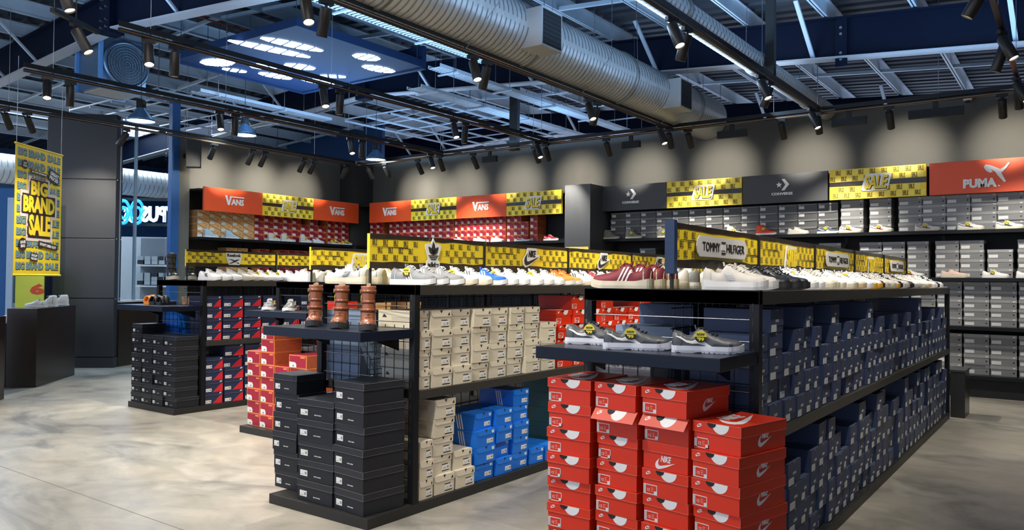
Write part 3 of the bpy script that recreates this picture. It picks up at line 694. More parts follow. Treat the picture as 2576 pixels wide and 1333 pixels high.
# ---------------------------------------------------------------- double sided racks (gondolas)
def gondola(x0, x1, yp, yb, yend, label, sh_y=None, zmid=.755):
    """x0..x1 width, yp near post, yb near end of the base platform, yend far end"""
    t = thing('display_rack', label, 'display rack', (0, 0, 0))
    MB().box(x0, yb, 0, x1, yend, .062, mat('black_base', (.022, .022, .021), .42, spec=.3)).build('base_platform', t, bevel=.002)
    MB().box(x0, yp, 1.350, x1, yend, 1.412, mat('satin_shelf_edge', (.040, .037, .033), .42, spec=.35)).build('top_shelf', t, bevel=.002)
    xc = (x0 + x1) / 2
    MB().box(x0 + .005, yp + .05, zmid - .055, x1 - .003, yend - .05, zmid, mat('satin_shelf_edge', (.04, .037, .033), .42)).build('middle_shelf', t, bevel=.002)
    n = 1
    ys = [yp]; 
    while ys[-1] + 1.25 < yend - .3: ys.append(ys[-1] + 1.25)
    ys.append(yend - .045)
    for j, y in enumerate(ys):
        first = j in (0, len(ys) - 1)
        for x in ((x0, x1 - .045) if first else ()):
            m = MB(); m.box(x, y, .062, x + .045, y + .045, 1.414, black)
            for q in range(16): m.box(x + .012, y - .0012, .30 + q * .068, x + .020, y - .0002, .335 + q * .068, blackm)
            m.build('post', t)
        if not first: MB().box(xc - .015, y, .062, xc + .015, y + .03, 1.35, black).build('centre_post', t)
        if first:
            MB().box(x0 + .045, y, 1.352, x1 - .045, y + .04, 1.414, black).build('top_bar', t)
    for z in (.82, .95, 1.07, 1.18, 1.28):
        MB().tube((x0 + .045, yp + .02, z), (x1 - .045, yp + .02, z), .003, steel, 6).build('cross_wire', t)
    g = MB()
    for i in range(1, 10): g.bar((x0 + .045 + i * (x1 - x0 - .09) / 10, yp + .035, .1), (x0 + .045 + i * (x1 - x0 - .09) / 10, yp + .035, 1.16), .004, .004, grid)
    z = .12
    while z < 1.16: g.bar((x0 + .045, yp + .038, z), (x1 - .045, yp + .038, z), .004, .004, grid); z += .085
    g.build('end_grid', t)
    g = MB(); y = yp + .1
    while y < yend - .1: g.bar((xc, y, .1), (xc, y, 1.34), .005, .005, grid); y += .10
    z = .12
    while z < 1.34: g.bar((xc, yp + .06, z), (xc, yend - .06, z), .005, .005, grid); z += .10
    g.build('centre_grid', t)
    if sh_y:
        m = MB(); m.box(x0 + .005, sh_y, 1.085, x1 - .005, yp - .002, 1.142, mat('navy_black_shelf', (.006, .010, .022), .28, spec=.25)); m.build('end_shelf', t, bevel=.003)
        m = MB()
        for x in (x0 + .12, x1 - .14): m.prism([(sh_y + .2, 1.085), (yp, 1.085), (yp, 1.0)], x, x + .008, black, fn=lambda u, v, n: (n, u, v))
        m.build('shelf_bracket', t)
    return t
G1, G2, G3, G4 = (-8.60, -7.68), (-6.40, -5.50), (-4.24, -3.335), (-2.085, -1.175)
gondola(*G1, 4.88, 4.57, 10.0, 'double sided black rack farthest left, with black boxes at its end', sh_y=4.42)
gondola(*G2, 4.86, 4.47, 10.0, 'double sided black rack second from left, with red boxes at its end', sh_y=4.50)
gondola(*G3, 3.565, 3.19, 10.0, 'double sided black rack in the middle, charcoal boxes at its end', sh_y=3.12)
gondola(*G4, 3.50, 3.02, 9.72, 'nearest double sided black rack at right, bright red boxes at its end', sh_y=3.05)
m = thing('end_bin', 'tall dark box stand at the far end of the nearest rack', 'box', (-1.18, 9.80, 0)); MB().box(0, 0, 0, .14, .42, .50, mat('dark_metal_face', (.05, .05, .048), .3, .5)).build('casing', m, bevel=.004); MB().box(-.01, -.01, .50, .15, .43, .52, pm).build('lid', m)
for a in (('tommy', 0), ('sale', 1), ('tommy', 2), ('sale', 3), ('tommy', 4)):
    y0 = 3.56 + a[1] * 1.25
    panel_sign(-1.63, y0, y0 + 1.22, 1.52, 1.742, a[0], ('yellow panel with grey name plate on nearest rack, %s from near end' if a[0] == 'tommy' else 'yellow panel with tall sale sticker on the nearest rack, %s from near end') % ORD[a[1] + 1], end_fin=a[1] == 0)
for k_, i in (('adidas', 0), ('nike', 1), ('nike', 2), ('nike', 3), ('plain', 4)):
    y0 = 3.60 + i * 1.235
    panel_sign(-3.79, y0, y0 + 1.20, 1.52, 1.748, k_, {'adidas': 'yellow sale panel with leaf emblem on the middle rack', 'nike': 'yellow sale panel with curved tick emblem on middle rack, %s along' % ORD[i + 1], 'plain': 'yellow sale panel without emblem at far end of middle rack'}[k_])
for k_, i, lx in (('sale', 0, .62), ('plain', 1, None), ('plain', 2, None), ('plain', 3, None)):
    y0 = 4.90 + i * 1.235
    panel_sign(-5.95, y0, y0 + 1.20, 1.53, 1.748, k_, 'yellow checked panel %s on the second rack, %s from its near end' % ('with sale sticker' if k_ == 'sale' else 'without sticker', ORD[i + 1]), lx=lx)
for k_, i in (('reebok', 0), ('plain', 1), ('plain', 2), ('plain', 3)):
    y0 = 4.95 + i * 1.235
    panel_sign(-8.14, y0, y0 + 1.20, 1.57, 1.760, k_, 'yellow checked panel %s on the farthest left rack, %s from its near end' % ('with vector emblem' if k_ == 'reebok' else 'without emblem', ORD[i + 1]))

# ---------------------------------------------------------------- shoe boxes
red = mat('bright_red_card', (.70, .030, .005), .42, nz=.05); redl = mat('faded_red_flap', (.72, .10, .06), .5)
chbox = mat('charcoal_card', (.017, .019, .024), .5, nz=.15, spec=.25); chlid = mat('charcoal_card_lid', (.022, .024, .030), .42, nz=.2, spec=.3); chedge = mat('worn_card_edge', (.16, .16, .165), .7)
cream = mat('cream_card', (.60, .545, .42), .55, nz=.05); creaml = mat('cream_card_lid', (.66, .60, .47), .55, nz=.05); creami = mat('cream_card_shade', (.42, .38, .29), .7)
blue = mat('bright_blue_card', (.008, .16, .68), .42, nz=.05); bluel = mat('bright_blue_lid', (.012, .19, .76), .42)
navyc = mat('navy_card', (.040, .060, .132), .5, nz=.12); navyl = mat('navy_card_flap', (.050, .070, .145), .5, nz=.12)
filan = mat('deep_navy_card', (.020, .028, .075), .45); filar = mat('crimson_card', (.62, .02, .03), .45)
burg = mat('burgundy_card', (.33, .010, .030), .5); orng = mat('orange_card', (.80, .26, .07), .5); tan = mat('kraft_tan_card', (.72, .40, .15), .6, nz=.05); tand = mat('brown_print', (.12, .06, .03), .6)
gcard = mat('dark_grey_card', (.095, .095, .093), .5, nz=.1); glid = mat('dark_grey_lid', (.19, .19, .185), .4)
pcard = mat('mid_grey_card', (.21, .21, .208), .45, nz=.12); plid = mat('mid_grey_lid', (.31, .31, .305), .4, nz=.12)
labelm = mat('white_label', (.72, .72, .70), .5); labelg = mat('label_print', (.25, .25, .26), .6)
teal = mat('dark_teal_card', (.008, .085, .085), .5); sblue = mat('slate_blue_card', (.20, .27, .38), .5)
def brick_mat():
    m = bpy.data.materials.new('orange_brick_print'); m.use_nodes = True; nt = m.node_tree; b = nt.nodes['Principled BSDF']; b.inputs['Roughness'].default_value = .55
    tc = nt.nodes.new('ShaderNodeTexCoord'); mp = nt.nodes.new('ShaderNodeMapping'); mp.inputs['Rotation'].default_value = (R(0), R(90), R(90)); mp.inputs['Scale'].default_value = (14, 14, 14)
    br = nt.nodes.new('ShaderNodeTexBrick'); br.inputs['Color1'].default_value = (.72, .16, .05, 1); br.inputs['Color2'].default_value = (.60, .12, .04, 1); br.inputs['Mortar'].default_value = (.10, .02, .02, 1); br.inputs['Scale'].default_value = 2.2; br.inputs['Mortar Size'].default_value = .03
    sx = nt.nodes.new('ShaderNodeSeparateXYZ'); cb = nt.nodes.new('ShaderNodeCombineXYZ'); 
    nt.links.new(tc.outputs['Object'], sx.inputs[0]); 
    for a, c in ((1, 0), (2, 1)):
        mu = nt.nodes.new('ShaderNodeMath'); mu.operation = 'MULTIPLY'; mu.inputs[1].default_value = 9 if a == 1 else 12
        nt.links.new(sx.outputs[a], mu.inputs[0]); nt.links.new(mu.outputs[0], cb.inputs[c])
    nt.links.new(cb.outputs[0], br.inputs['Vector']); nt.links.new(br.outputs[0], b.inputs['Base Color']); return m
brickm = brick_mat()
FR = lambda u, v, n: (u, -n, v)
def box_proto(kind, w, h, d, simple=False):
    """front face towards -y at y=0; bottom centre front at the origin. returns root"""
    nm = {'nikeflap': 'red_shoe_box', 'nikeback': 'red_shoe_box', 'nike': 'red_shoe_box', 'black': 'charcoal_shoe_box', 'cream': 'cream_shoe_box', 'blue': 'blue_shoe_box', 'fila': 'two_tone_shoe_box', 'vans': 'burgundy_shoe_box', 'vanstan': 'tan_shoe_box', 'navy': 'navy_shoe_box', 'converse': 'dark_grey_shoe_box', 'puma': 'grey_shoe_box', 'plain_teal': 'teal_shoe_box', 'plain_slate': 'slate_shoe_box', 'plain_tan': 'tan_shoe_box', 'plain_red': 'red_shoe_box', 'plain_white': 'white_shoe_box'}[kind]
    root = thing(nm, 'x', 'shoe box')
    B = MB(); Ld = MB(); La = MB(); hw = w / 2
    def lid(m, f, drop, over=.0025, back=True):
        z0 = h - drop
        Ld.box(-hw - over, -over, z0, hw + over, d + over, h, m)
    def sticker(x0, z0, x1, z1, print_rows=2, n=.0018, bars=False):
        La.prism([(x0, z0), (x1, z0), (x1, z1), (x0, z1)], 0, n, labelm, FR)
        if not simple:
            W = x1 - x0; H = z1 - z0
            for r in range(print_rows): La.prism([(x0 + W * .10, z0 + H * (.22 + .3 * r)), (x0 + W * .5, z0 + H * (.22 + .3 * r)), (x0 + W * .5, z0 + H * (.30 + .3 * r)), (x0 + W * .10, z0 + H * (.30 + .3 * r))], n, n + .0005, labelg, FR)
            La.prism([(x0 + W * .66, z0 + H * .3), (x0 + W * .90, z0 + H * .3), (x0 + W * .90, z0 + H * .75), (x0 + W * .66, z0 + H * .75)], n, n + .0005, labelg, FR)
    if kind in ('nike', 'nikeflap', 'nikeback'):
        B.box(-hw, 0, 0, hw, d, h - .002, red); pe = mat('pale_red_edge', (.78, .20, .12), .6)
        if kind == 'nikeflap':
            Ld.box(-hw - .004, .004, h * .64, hw + .004, d + .004, h, red)
            fl = lambda u, v, n: (u, -.004 - (h - v) * .85 - n * .6, v - n * .6 + .001)
            Ld.box(-hw - .004, h * .60, -.003, hw + .004, h, 0, redl, fn=lambda a, b, c: fl(a, b, c))
        else:
            lid(red, 0, h * .36, .004); fl = lambda u, v, n: (u, -n - .004, v)
            for z in (h, h * .64): Ld.bar((-hw - .004, -.0045, z), (hw + .004, -.0045, z), .0012, .0012, pe); Ld.bar((hw + .0045, 0, z), (hw + .0045, d, z), .0012, .0012, pe)
            Ld.bar((hw + .004, -.0045, h * .64), (hw + .004, -.0045, h), .0012, .0012, pe)
        if kind == 'nikeback': logo_nike(B, 0, h * .24, w * .46, 0, .0014, white, FR); B.build('body', root); Ld.build('lid', root); return root
        Ld.disc(hw * .18, h * .985, h * .33, 0, .0012, white, fl, 20, PI, 2 * PI, 1.05); Ld.disc(-hw * .20, h * .985, h * .15, .0012, .0022, blackm, fl, 14, PI, 2 * PI, 1.2)
        logo_nike(Ld, -hw * .72, h * .84, w * .13, 0, .0014, white, fl)
        tp = lambda u, v, n: (u, v, h + n)
        logo_nike(Ld, .0, d * .48, d * .8, 0, .0014, white, lambda u, v, n: (-v + d * .5, u + d * .5, h + n))
        sd = lambda u, v, n: (hw + n, u, v)
        logo_nike(B, d * .52, h * .40, d * .30, 0, .0014, white, sd)
        x0, x1, z0, z1 = -hw * .98, -hw * .35, h * .06, h * .42
        for P in ([(x0, z0), (x0 + .012, z0), (x0 + .012, z1), (x0, z1)], [(x0, z1 - .003), (x1, z1 - .003), (x1, z1), (x0, z1)], [(x0, z0), (x1, z0), (x1, z0 + .003), (x0, z0 + .003)], [(x1 - .003, z0), (x1, z0), (x1, z1), (x1 - .003, z1)], [(x1 - .016, z0), (x1, z0), (x1, z0 + .016), (x1 - .016, z0 + .016)]):
            La.prism(P, 0, .0015, labelm, FR)
        La.text('12', x0 + .026, h * .22, h * .10, 0, .0015, labelm, FR, bold=.01)
        for q in range(3): La.prism([(x0 + .038, h * (.17 + q * .06)), (x1 - .02, h * (.17 + q * .06)), (x1 - .02, h * (.185 + q * .06)), (x0 + .038, h * (.185 + q * .06))], 0, .0015, mat('pale_red_print', (.85, .45, .40), .5), FR)
        for q in range(6): La.prism([(x0 + .002, z0 + .004 + q * .006), (x0 + .010, z0 + .004 + q * .006), (x0 + .010, z0 + .006 + q * .006), (x0 + .002, z0 + .006 + q * .006)], .0015, .002, labelg, FR)
    elif kind == 'black':
        B.box(-hw, 0, 0, hw, d, h - .002, chbox); lid(chlid, 0, h * .30, .003)
        e = .0015
        for z in (h, h - h * .30): Ld.bar((-hw - .003, -.0035, z), (hw + .003, -.0035, z), e, e, chedge)
        Ld.bar((hw + .0035, 0, h), (hw + .0035, d, h), e, e, chedge); Ld.bar((hw + .003, -.0035, h * .7), (hw + .003, -.0035, h), e, e, chedge)
        Ld.bar((hw + .0035, 0, h * .7), (hw + .0035, d, h * .7), e * .6, e * .6, chedge)
        sticker(-hw * .86, h * .20, -hw * .45, h * .48, 1)
        B.text('SKECHERS', hw * .12, h * .26, h * .05, 0, .0008, labelm, FR, bold=.01, wfit=w * .20)
        B.disc(hw * .72, h * .32, h * .05, 0, .0008, blackm, FR, 12)
    elif kind in ('cream', 'blue'):
        cb, cl = (cream, creaml) if kind == 'cream' else (blue, bluel)
        B.box(-hw, 0, 0, hw, d, h - .002, cb)
        Ld.box(-hw - .002, .002, h - .012, hw + .002, d, h, cl)
        tz = h * .66
        P = [(-hw, h), (-hw + .004, tz + .020), (-hw + .010, tz + .008), (-hw + .022, tz), (hw - .0, tz), (hw, h)]
        Ld.prism(P, 0, .004, cl, FR)
        Ld.prism([(-.014, h), (.014, h), (.0, h - .020)], .004, .0048, dark, FR)
        if not simple:
            if kind == 'cream':
                Ld.prism([(hw - .036, h - .034), (hw - .012, h - .034), (hw - .018, h - .014), (hw - .024, h - .018)], .004, .0046, dark, FR)
                for z, w0 in ((h * .10, 1.0), (h * .44, .8)): B.prism([(hw * .05, z), (hw * .05 + hw * .75 * w0, z), (hw * .05 + hw * .75 * w0, z + .006), (hw * .05, z + .006)], 0, .001, dark, FR)
                sd = lambda u, v, n: (-hw - n, d - u, v)
                B.prism([(d * .78, h * .62), (d * .90, h * .62), (d * .86, h * .80), (d * .82, h * .74)], 0, .001, dark, lambda u, v, n: (-hw - n, d - (d - u), v))
                for q in range(4): B.prism([(d * .2, h * (.42 + .07 * q)), (d * .66, h * (.42 + .07 * q)), (d * .66, h * (.44 + .07 * q)), (d * .2, h * (.44 + .07 * q))], 0, .0008, mat('faint_print', (.30, .27, .22), .7), lambda u, v, n: (-hw - n, u, v))
            else:
                for a in (-.5, 0, .5): Ld.prism([(hw - .026 + a * .012 - .003, h - .030), (hw - .026 + a * .012 + .003, h - .030), (hw - .026 + a * .022 + .003, h - .010), (hw - .026 + a * .022 - .003, h - .010)], .004, .0046, white, FR)
                for q in range(3):
                    y = d * (.30 + q * .06); B.add([(-hw - .001, y, 0), (-hw - .001, y + .010, 0), (-hw - .001, y + .035, h), (-hw - .001, y + .025, h)], [(3, 2, 1, 0)], white)
        sticker(hw * .10, h * .16, hw * .80, h * .42, 2)
        if kind == 'blue' and simple: pass
    elif kind == 'fila':
        B.box(-hw, 0, 0, hw, d, h - .002, filan); lid(filan, 0, h * .26, .003)
        B.prism([(-hw * .15, 0), (hw, 0), (hw, h * .73), (hw * .7, h * .62)], 0, .001, filar, FR)
        Ld.prism([(-hw - .003, h * .74), (hw + .003, h * .74), (hw + .003, h * .76), (-hw - .003, h * .76)], .003, .0036, chedge, FR)
        Ld.prism([(hw * .62, h * .82), (hw * .88, h * .86), (hw * .84, h * .96), (hw * .66, h * .93)], .003, .004, labelm, FR)
        sticker(-hw * .96, h * .06, -hw * .30, h * .34, 2)
    elif kind in ('vans', 'vanstan'):
        a, b_, c = (orng, burg, white) if kind == 'vans' else (tan, tan, white)
        B.box(-hw, 0, 0, hw, d, h, a)
        e = .006
        if kind == 'vans':
            B.prism([(-hw + e, e), (hw - e, e), (hw - e, h - e), (-hw + e, h - e)], 0, .0008, b_, FR)
            B.prism([(-hw + e, h * .72), (-hw + e, h - e), (hw - e, h * .30), (hw - e, h * .22)], .0008, .0012, mat('deep_burgundy', (.22, .006, .02), .5), FR) if simple else None
            B.prism([(hw * .3, h * .78), (hw * .82, h * .78), (hw * .82, h * .90), (hw * .3, h * .90)], .0008, .0014, mat('orange_print', (.85, .22, .10), .5), FR)
            if not simple:
                B.add([(hw + .001, .004, .006), (hw + .001, d - .004, .006), (hw + .001, d - .004, h - .006), (hw + .001, .004, h - .006)], [(0, 1, 2, 3)], brickm)
                B.add([(-hw + .004, .004, h + .001), (hw - .004, .004, h + .001), (hw - .004, d - .004, h + .001), (-hw + .004, d - .004, h + .001)], [(0, 1, 2, 3)], burg)
            else: B.add([(hw + .001, .004, .006), (hw + .001, d - .004, .006), (hw + .001, d - .004, h - .006), (hw + .001, .004, h - .006)], [(0, 1, 2, 3)], mat('dull_orange_card', (.55, .12, .04), .6))
        else:
            B.prism([(-hw, h * .98), (-hw, h * .90), (hw, h * .10), (hw, h * .18)], 0, .0008, tand, FR)
            B.prism([(hw * .3, h * .72), (hw * .6, h * .72), (hw * .6, h * .80), (hw * .3, h * .80)], 0, .0008, tand, FR)
            B.add([(-hw - .001, d - .01, .008), (-hw - .001, .01, .008), (-hw - .001, .01, h - .008), (-hw - .001, d - .01, h - .008)], [(0, 1, 2, 3)], mat('tan_woven_print', (.38, .20, .08), .7))
        La.prism([(-hw + .005, .006), (-hw + w * .42, .006), (-hw + w * .42, h * .30), (-hw + w * .34, h * .44), (-hw + .005, h * .46)], 0, .002, labelm, FR)
        if not simple: La.prism([(-hw + w * .2, h * .12), (-hw + w * .3, h * .12), (-hw + w * .3, h * .24), (-hw + w * .2, h * .24)], .002, .0024, labelg, FR)
    elif kind == 'navy':
        B.box(-hw, 0, 0, hw, d, h - .0005, navyc)
        Ld.box(-hw + .001, -.0025, h * .30, hw - .001, .002, h, navyl); Ld.box(-hw, 0.0, h - .003, hw, d * .98, h, mat('navy_top_edge', (.06, .08, .16), .5))
        Ld.disc(0, h - .002, .008, .0025, .0032, mat('gold_dot', (.45, .33, .12), .4), FR, 10, PI, 2 * PI)
        if not simple: Ld.text('TOMMY', 0, h * .53, h * .045, .0025, .0032, labelm, FR, wfit=w * .26); Ld.text('HILFIGER', 0, h * .47, h * .04, .0025, .0032, labelm, FR, wfit=w * .26)
        else: Ld.prism([(-w * .12, h * .46), (w * .12, h * .48), (w * .12, h * .56), (-w * .12, h * .53)], .0025, .003, chedge, FR)
        La.prism([(-hw * .88, h * .04), (-hw * .12, h * .04), (-hw * .12, h * .34), (-hw * .88, h * .34)], .001, .0035, labelm, FR)
    elif kind == 'converse':
        B.box(-hw, 0, 0, hw, d, h - .002, gcard); Ld.box(-hw - .002, .0, h - .010, hw + .002, d, h, glid)
        tz = h * .76
        Ld.prism([(-hw, h), (-hw, tz), (hw * .88, tz + .008), (hw, h * .90), (hw, h)], 0, .010, glid, FR)
        Ld.prism([(-hw, tz - .006), (hw * .9, tz + .002), (hw * .9, tz + .007), (-hw, tz - .001)], .008, .011, chedge, FR)
        Ld.disc(-hw * .82, h * .87, .008, .010, .0115, labelm, FR, 5)
        La.prism([(-hw * .90, h * .34), (-hw * .34, h * .34), (-hw * .34, h * .72), (-hw * .90, h * .72)], 0, .002, labelm, FR)
        B.add([(hw + .0008, .003, .003), (hw + .0008, .003, h * .7), (hw + .0008, .010, h * .7), (hw + .0008, .010, .003)], [(0, 1, 2, 3)], tan)
    elif kind == 'puma':
        B.box(-hw, 0, 0, hw, d, h - .002, pcard); lid(plid, 0, h * .32, .004)
        Ld.prism([(hw * .70, h * .76), (hw * .92, h * .80), (hw * .90, h * .93), (hw * .84, h * .86), (hw * .74, h * .92)], .004, .005, labelm, FR)
        B.disc(hw * .78, h * .36, h * .085, 0, .001, blackm, FR, 12)
        La.prism([(-hw * .92, h * .12), (-hw * .18, h * .12), (-hw * .18, h * .46), (-hw * .92, h * .46)], 0, .002, labelm, FR)
        if not simple: La.prism([(-hw * .8, h * .26), (-hw * .4, h * .26), (-hw * .4, h * .32), (-hw * .8, h * .32)], .002, .0025, labelg, FR)
    elif kind in ('plain_teal', 'plain_slate', 'plain_tan', 'plain_red', 'plain_white'):
        c = {'plain_teal': teal, 'plain_slate': sblue, 'plain_tan': tan, 'plain_red': red, 'plain_white': labelm}[kind]
        B.box(-hw, 0, 0, hw, d, h - .002, c); lid(c, 0, h * .3, .003); sticker(-hw * .8, h * .1, -hw * .2, h * .4, 1)
        if kind == 'plain_white': Ld.text('adidas', d * .5, h * .5, h * .50, .003, .0042, dark, lambda u, v, n: (hw + n, u, v), bold=.03, wfit=d * .72)
    if simple == 2:
        for q in (Ld, La):
            for f, mi_, sm_ in zip(q.f, q.m, q.sm): B.add([q.v[k] for k in f], [tuple(range(len(f)))], q.mats[mi_])
        bpy.data.objects.remove(root)
        o = B.build(nm); o['label'] = 'x'; o['category'] = 'shoe box'; return o
    B.build('body', root)
    if Ld.v: Ld.build('lid', root)
    if La.v: La.build('label', root)
    return root
PR = {}
def proto(kind, w, h, d, simple):
    k = (kind, w, h, d, simple)
    if k not in PR: PR[k] = box_proto(kind, w, h, d, simple)
    return PR[k]
def put(kind, w, h, d, simple, pos, rz, label, group, ws=1.0):
    p = proto(kind, w, h, d, simple)
    return dup(p, pos, rz, label, group, scale=(ws, 1, 1))
rnd = random.Random(5)
def stacks(kind, cols, z, pitch, face, axis, rz, w0, d, where, group, colour, simple=0, jit=.008, yaw=.03, simple_after=None, dist=lambda c: 0, start=1, gap=.0012):
    """cols: list of (a0, a1, count[, base]) along the axis; face = coordinate of the front faces"""
    for ci, c in enumerate(cols):
        a0, a1, n = c[:3]; b0 = c[3] if len(c) > 3 else 0
        wd = a1 - a0 - .004; ac = (a0 + a1) / 2
        if n <= 0: continue
        sm = simple if simple_after is None or ac < simple_after else 2
        for k in range(b0, n):
            dj = rnd.uniform(0, jit) + (.02 if rnd.random() < .10 and jit > 0 else 0); yw = rnd.uniform(-yaw, yaw) if k == n - 1 else rnd.uniform(-yaw, yaw) * .45
            h = pitch - gap; ww = wd / w0; shrink = 1 - min(.05, abs(yw) * d / wd * .6)
            if axis == 'Y': pos = (face - dj if abs(rz - R(90)) < .01 else face + dj, ac, z + k * pitch)
            else: pos = (ac, face + dj, z + k * pitch)
            lb = '%s, %s up in %s stack %s' % (colour, ORD[k + 1], ORD[ci + start], where)
            put(kind, w0, h, d, sm, pos, rz + yw, lb, group, ws=ww * shrink)

# bright red boxes at the end of the nearest rack (front faces towards the camera)
def nike_stack(x0, x1, y, tops, names, si, yaw0=0):
    z = .064; hgt = .1165; n = tops
    for k in range(n):
        w = x1 - x0 - .006; dx = rnd.uniform(-.006, .006); dy = rnd.uniform(-.010, .012); yw = rnd.uniform(-.05, .05) * (1 if k < n - 1 else .6)
        sc = 1.0 - abs(yw) * .6
        kd = {('third', 6): 'nikeflap', ('second', 6): 'nikeflap', ('third', 5): 'nikeback'}.get((names, k), 'nike')
        put(kd, .22, hgt - .001, .335, 0, ((x0 + x1) / 2 + dx * .4, y + dy, z + k * hgt), yw * .35 + R(yaw0), 'bright red shoe box, %s up in %s stack at nearest rack end' % (ORD[k + 1], names), 'bright red boxes at the rack end', ws=w / .22 * sc * (1.0 if abs(yaw0) < 3 else .98))
nike_stack(-1.312, -1.080, 3.05, 7, 'rightmost', 3, -13)
nike_stack(-1.552, -1.318, 3.08, 8, 'third', 2, -9)
nike_stack(-1.79, -1.562, 3.10, 8, 'second', 1, -7)
nike_stack(-2.04, -1.805, 3.10, 8, 'leftmost', 0, -1)

# charcoal boxes at the end of the middle rack
stacks('black', [(-4.36, -4.115, 6)], .064, .1255, 3.30, 'X', 0, .26, .225, 'at the middle rack end', 'charcoal boxes at the middle rack end', 'charcoal shoe box', yaw=.02, jit=.02)
stacks('black', [(-4.00, -3.672, 5)], .064, .1265, 3.215, 'X', 0, .30, .315, 'at the middle rack end', 'charcoal boxes at the middle rack end', 'charcoal shoe box', yaw=.02, jit=.012, start=2)
stacks('black', [(-3.665, -3.385, 6)], .064, .1285, 3.205, 'X', R(-5), .28, .31, 'at the middle rack end', 'charcoal boxes at the middle rack end', 'charcoal shoe box', yaw=.02, jit=.012, start=3)
# charcoal boxes at the end of the left rack
stacks('black', [(-8.575, -8.375, 8), (-8.365, -8.155, 7), (-8.145, -7.935, 7), (-7.925, -7.70, 7)], .064, .1075, 4.585, 'X', 0, .21, .262, 'at the left rack end', 'charcoal boxes at the left rack end', 'small charcoal shoe box', jit=.01, yaw=.02)
# burgundy boxes with brick print at the end of the second rack
stacks('vans', [(-6.385, -6.19, 6), (-6.18, -5.985, 8), (-5.975, -5.78, 5), (-5.77, -5.53, 6)], .064, .1165, 4.53, 'X', 0, .20, .31, 'at the second rack end', 'burgundy boxes at the second rack end', 'burgundy brick print shoe box', jit=.012, yaw=.03)

# navy boxes, right face of the nearest rack
def col_list(a, b, wmin, wmax, counts, seed, gapp=.06):
    q = random.Random(seed); L = []; y = a; i = 0
    while y < b - .1:
        w = q.uniform(wmin, wmax)
        L.append((y, min(y + w, b), counts[i % len(counts)])); y += w + (q.uniform(.02, .08) if q.random() < gapp else .003); i += 1
    return L
up = [(3.56, 3.70, 4), (3.72, 3.92, 5), (3.94, 4.12, 3), (4.13, 4.30, 4), (4.31, 4.46, 5), (4.47, 4.60, 4), (4.66, 4.84, 3), (4.86, 5.04, 5), (5.05, 5.2, 3), (5.21, 5.39, 4), (5.41, 5.58, 3), (5.60, 5.78, 4), (5.79, 5.95, 5)] + col_list(6.0, 9.62, .16, .20, [3, 4, 2, 3, 4, 3, 2, 4, 3, 3, 5, 2, 3], 3)
stacks('navy', up, .757, .1135, -1.19, 'Y', R(90), .18, .33, 'on the nearest rack upper tier', 'navy boxes on the upper tier', 'navy shoe box', simple_after=6.2, jit=.015)
lo = [(3.58, 3.78, 4), (3.80, 3.98, 3), (4.0, 4.22, 4), (4.24, 4.40, 3), (4.41, 4.57, 4), (4.58, 4.76, 5), (4.78, 4.93, 5), (4.95, 5.13, 4), (5.14, 5.30, 3), (5.31, 5.50, 4)] + col_list(5.55, 9.62, .17, .21, [5, 4, 4, 5, 5, 3, 4, 4, 3, 5, 4, 3, 5, 4, 5], 8)
stacks('navy', lo, .064, .1195, -1.19, 'Y', R(90), .18, .33, 'on the nearest rack lower tier', 'navy boxes on the lower tier', 'navy shoe box', simple_after=6.2, jit=.015)
# left face of the nearest rack, glimpsed through its end frame
def left_stacks(kind, cols, z, pitch, face, w0, where, group, colour):
    stacks(kind, cols, z, pitch, face, 'Y', R(-90), w0, .33, where, group, colour, jit=.0, yaw=.01, simple=1)
left_stacks('plain_white', [(3.56, 3.80, 3)], .757, .118, -2.07, .24, 'behind the nearest end frame', 'white boxes behind the nearest end frame', 'white box')
left_stacks('plain_slate', [(3.82, 4.06, 4)], .757, .114, -2.07, .24, 'behind the nearest end frame', 'slate boxes behind the nearest end frame', 'slate blue box')
left_stacks('navy', [(4.09, 4.30, 5), (4.32, 4.52, 5), (4.55, 4.76, 5)], .757, .1135, -2.07, .20, 'on the hidden side of the nearest rack', 'navy boxes on the hidden rack side', 'navy shoe box')
left_stacks('navy', [(3.56, 3.78, 5), (3.80, 4.0, 5)], .064, .115, -2.07, .20, 'low behind the bright red stacks', 'navy boxes low behind the red stacks', 'navy shoe box')

# cream boxes and red boxes, right face of the middle rack
stacks('cream', [(3.63, 3.735, 4), (3.745, 3.945, 4), (3.955, 4.15, 4), (4.165, 4.355, 4), (4.37, 4.57, 4), (4.585, 4.775, 4), (4.79, 4.985, 4), (5.0, 5.21, 3)], .757, .1235, -3.35, 'Y', R(90), .20, .33, 'on the middle rack upper tier', 'cream boxes on the upper tier', 'cream shoe box', jit=.03, yaw=.08)
stacks('nike', [(5.26, 5.49, 4), (5.50, 5.73, 5), (5.74, 5.97, 4), (5.98, 6.21, 5), (6.22, 6.45, 4), (6.46, 6.69, 4), (6.70, 6.93, 5), (6.94, 7.17, 4)], .757, .114, -3.37, 'Y', R(90), .22, .33, 'on the middle rack upper tier', 'red boxes on the middle rack', 'bright red shoe box', jit=.03, simple_after=6.2)
stacks('cream', [(3.64, 3.775, 3), (3.785, 3.985, 5), (3.995, 4.19, 2)], .064, .122, -3.35, 'Y', R(90), .20, .33, 'on the middle rack lower tier', 'cream boxes on the lower tier', 'cream shoe box', jit=.025, yaw=.10)
stacks('blue', [(4.22, 4.43, 4), (4.445, 4.64, 4), (4.655, 4.85, 5), (4.87, 5.05, 1), (5.06, 5.26, 1)], .064, .1155, -3.35, 'Y', R(90), .20, .33, 'on the middle rack lower tier', 'bright blue boxes on the lower tier', 'bright blue shoe box', jit=.03, yaw=.07)
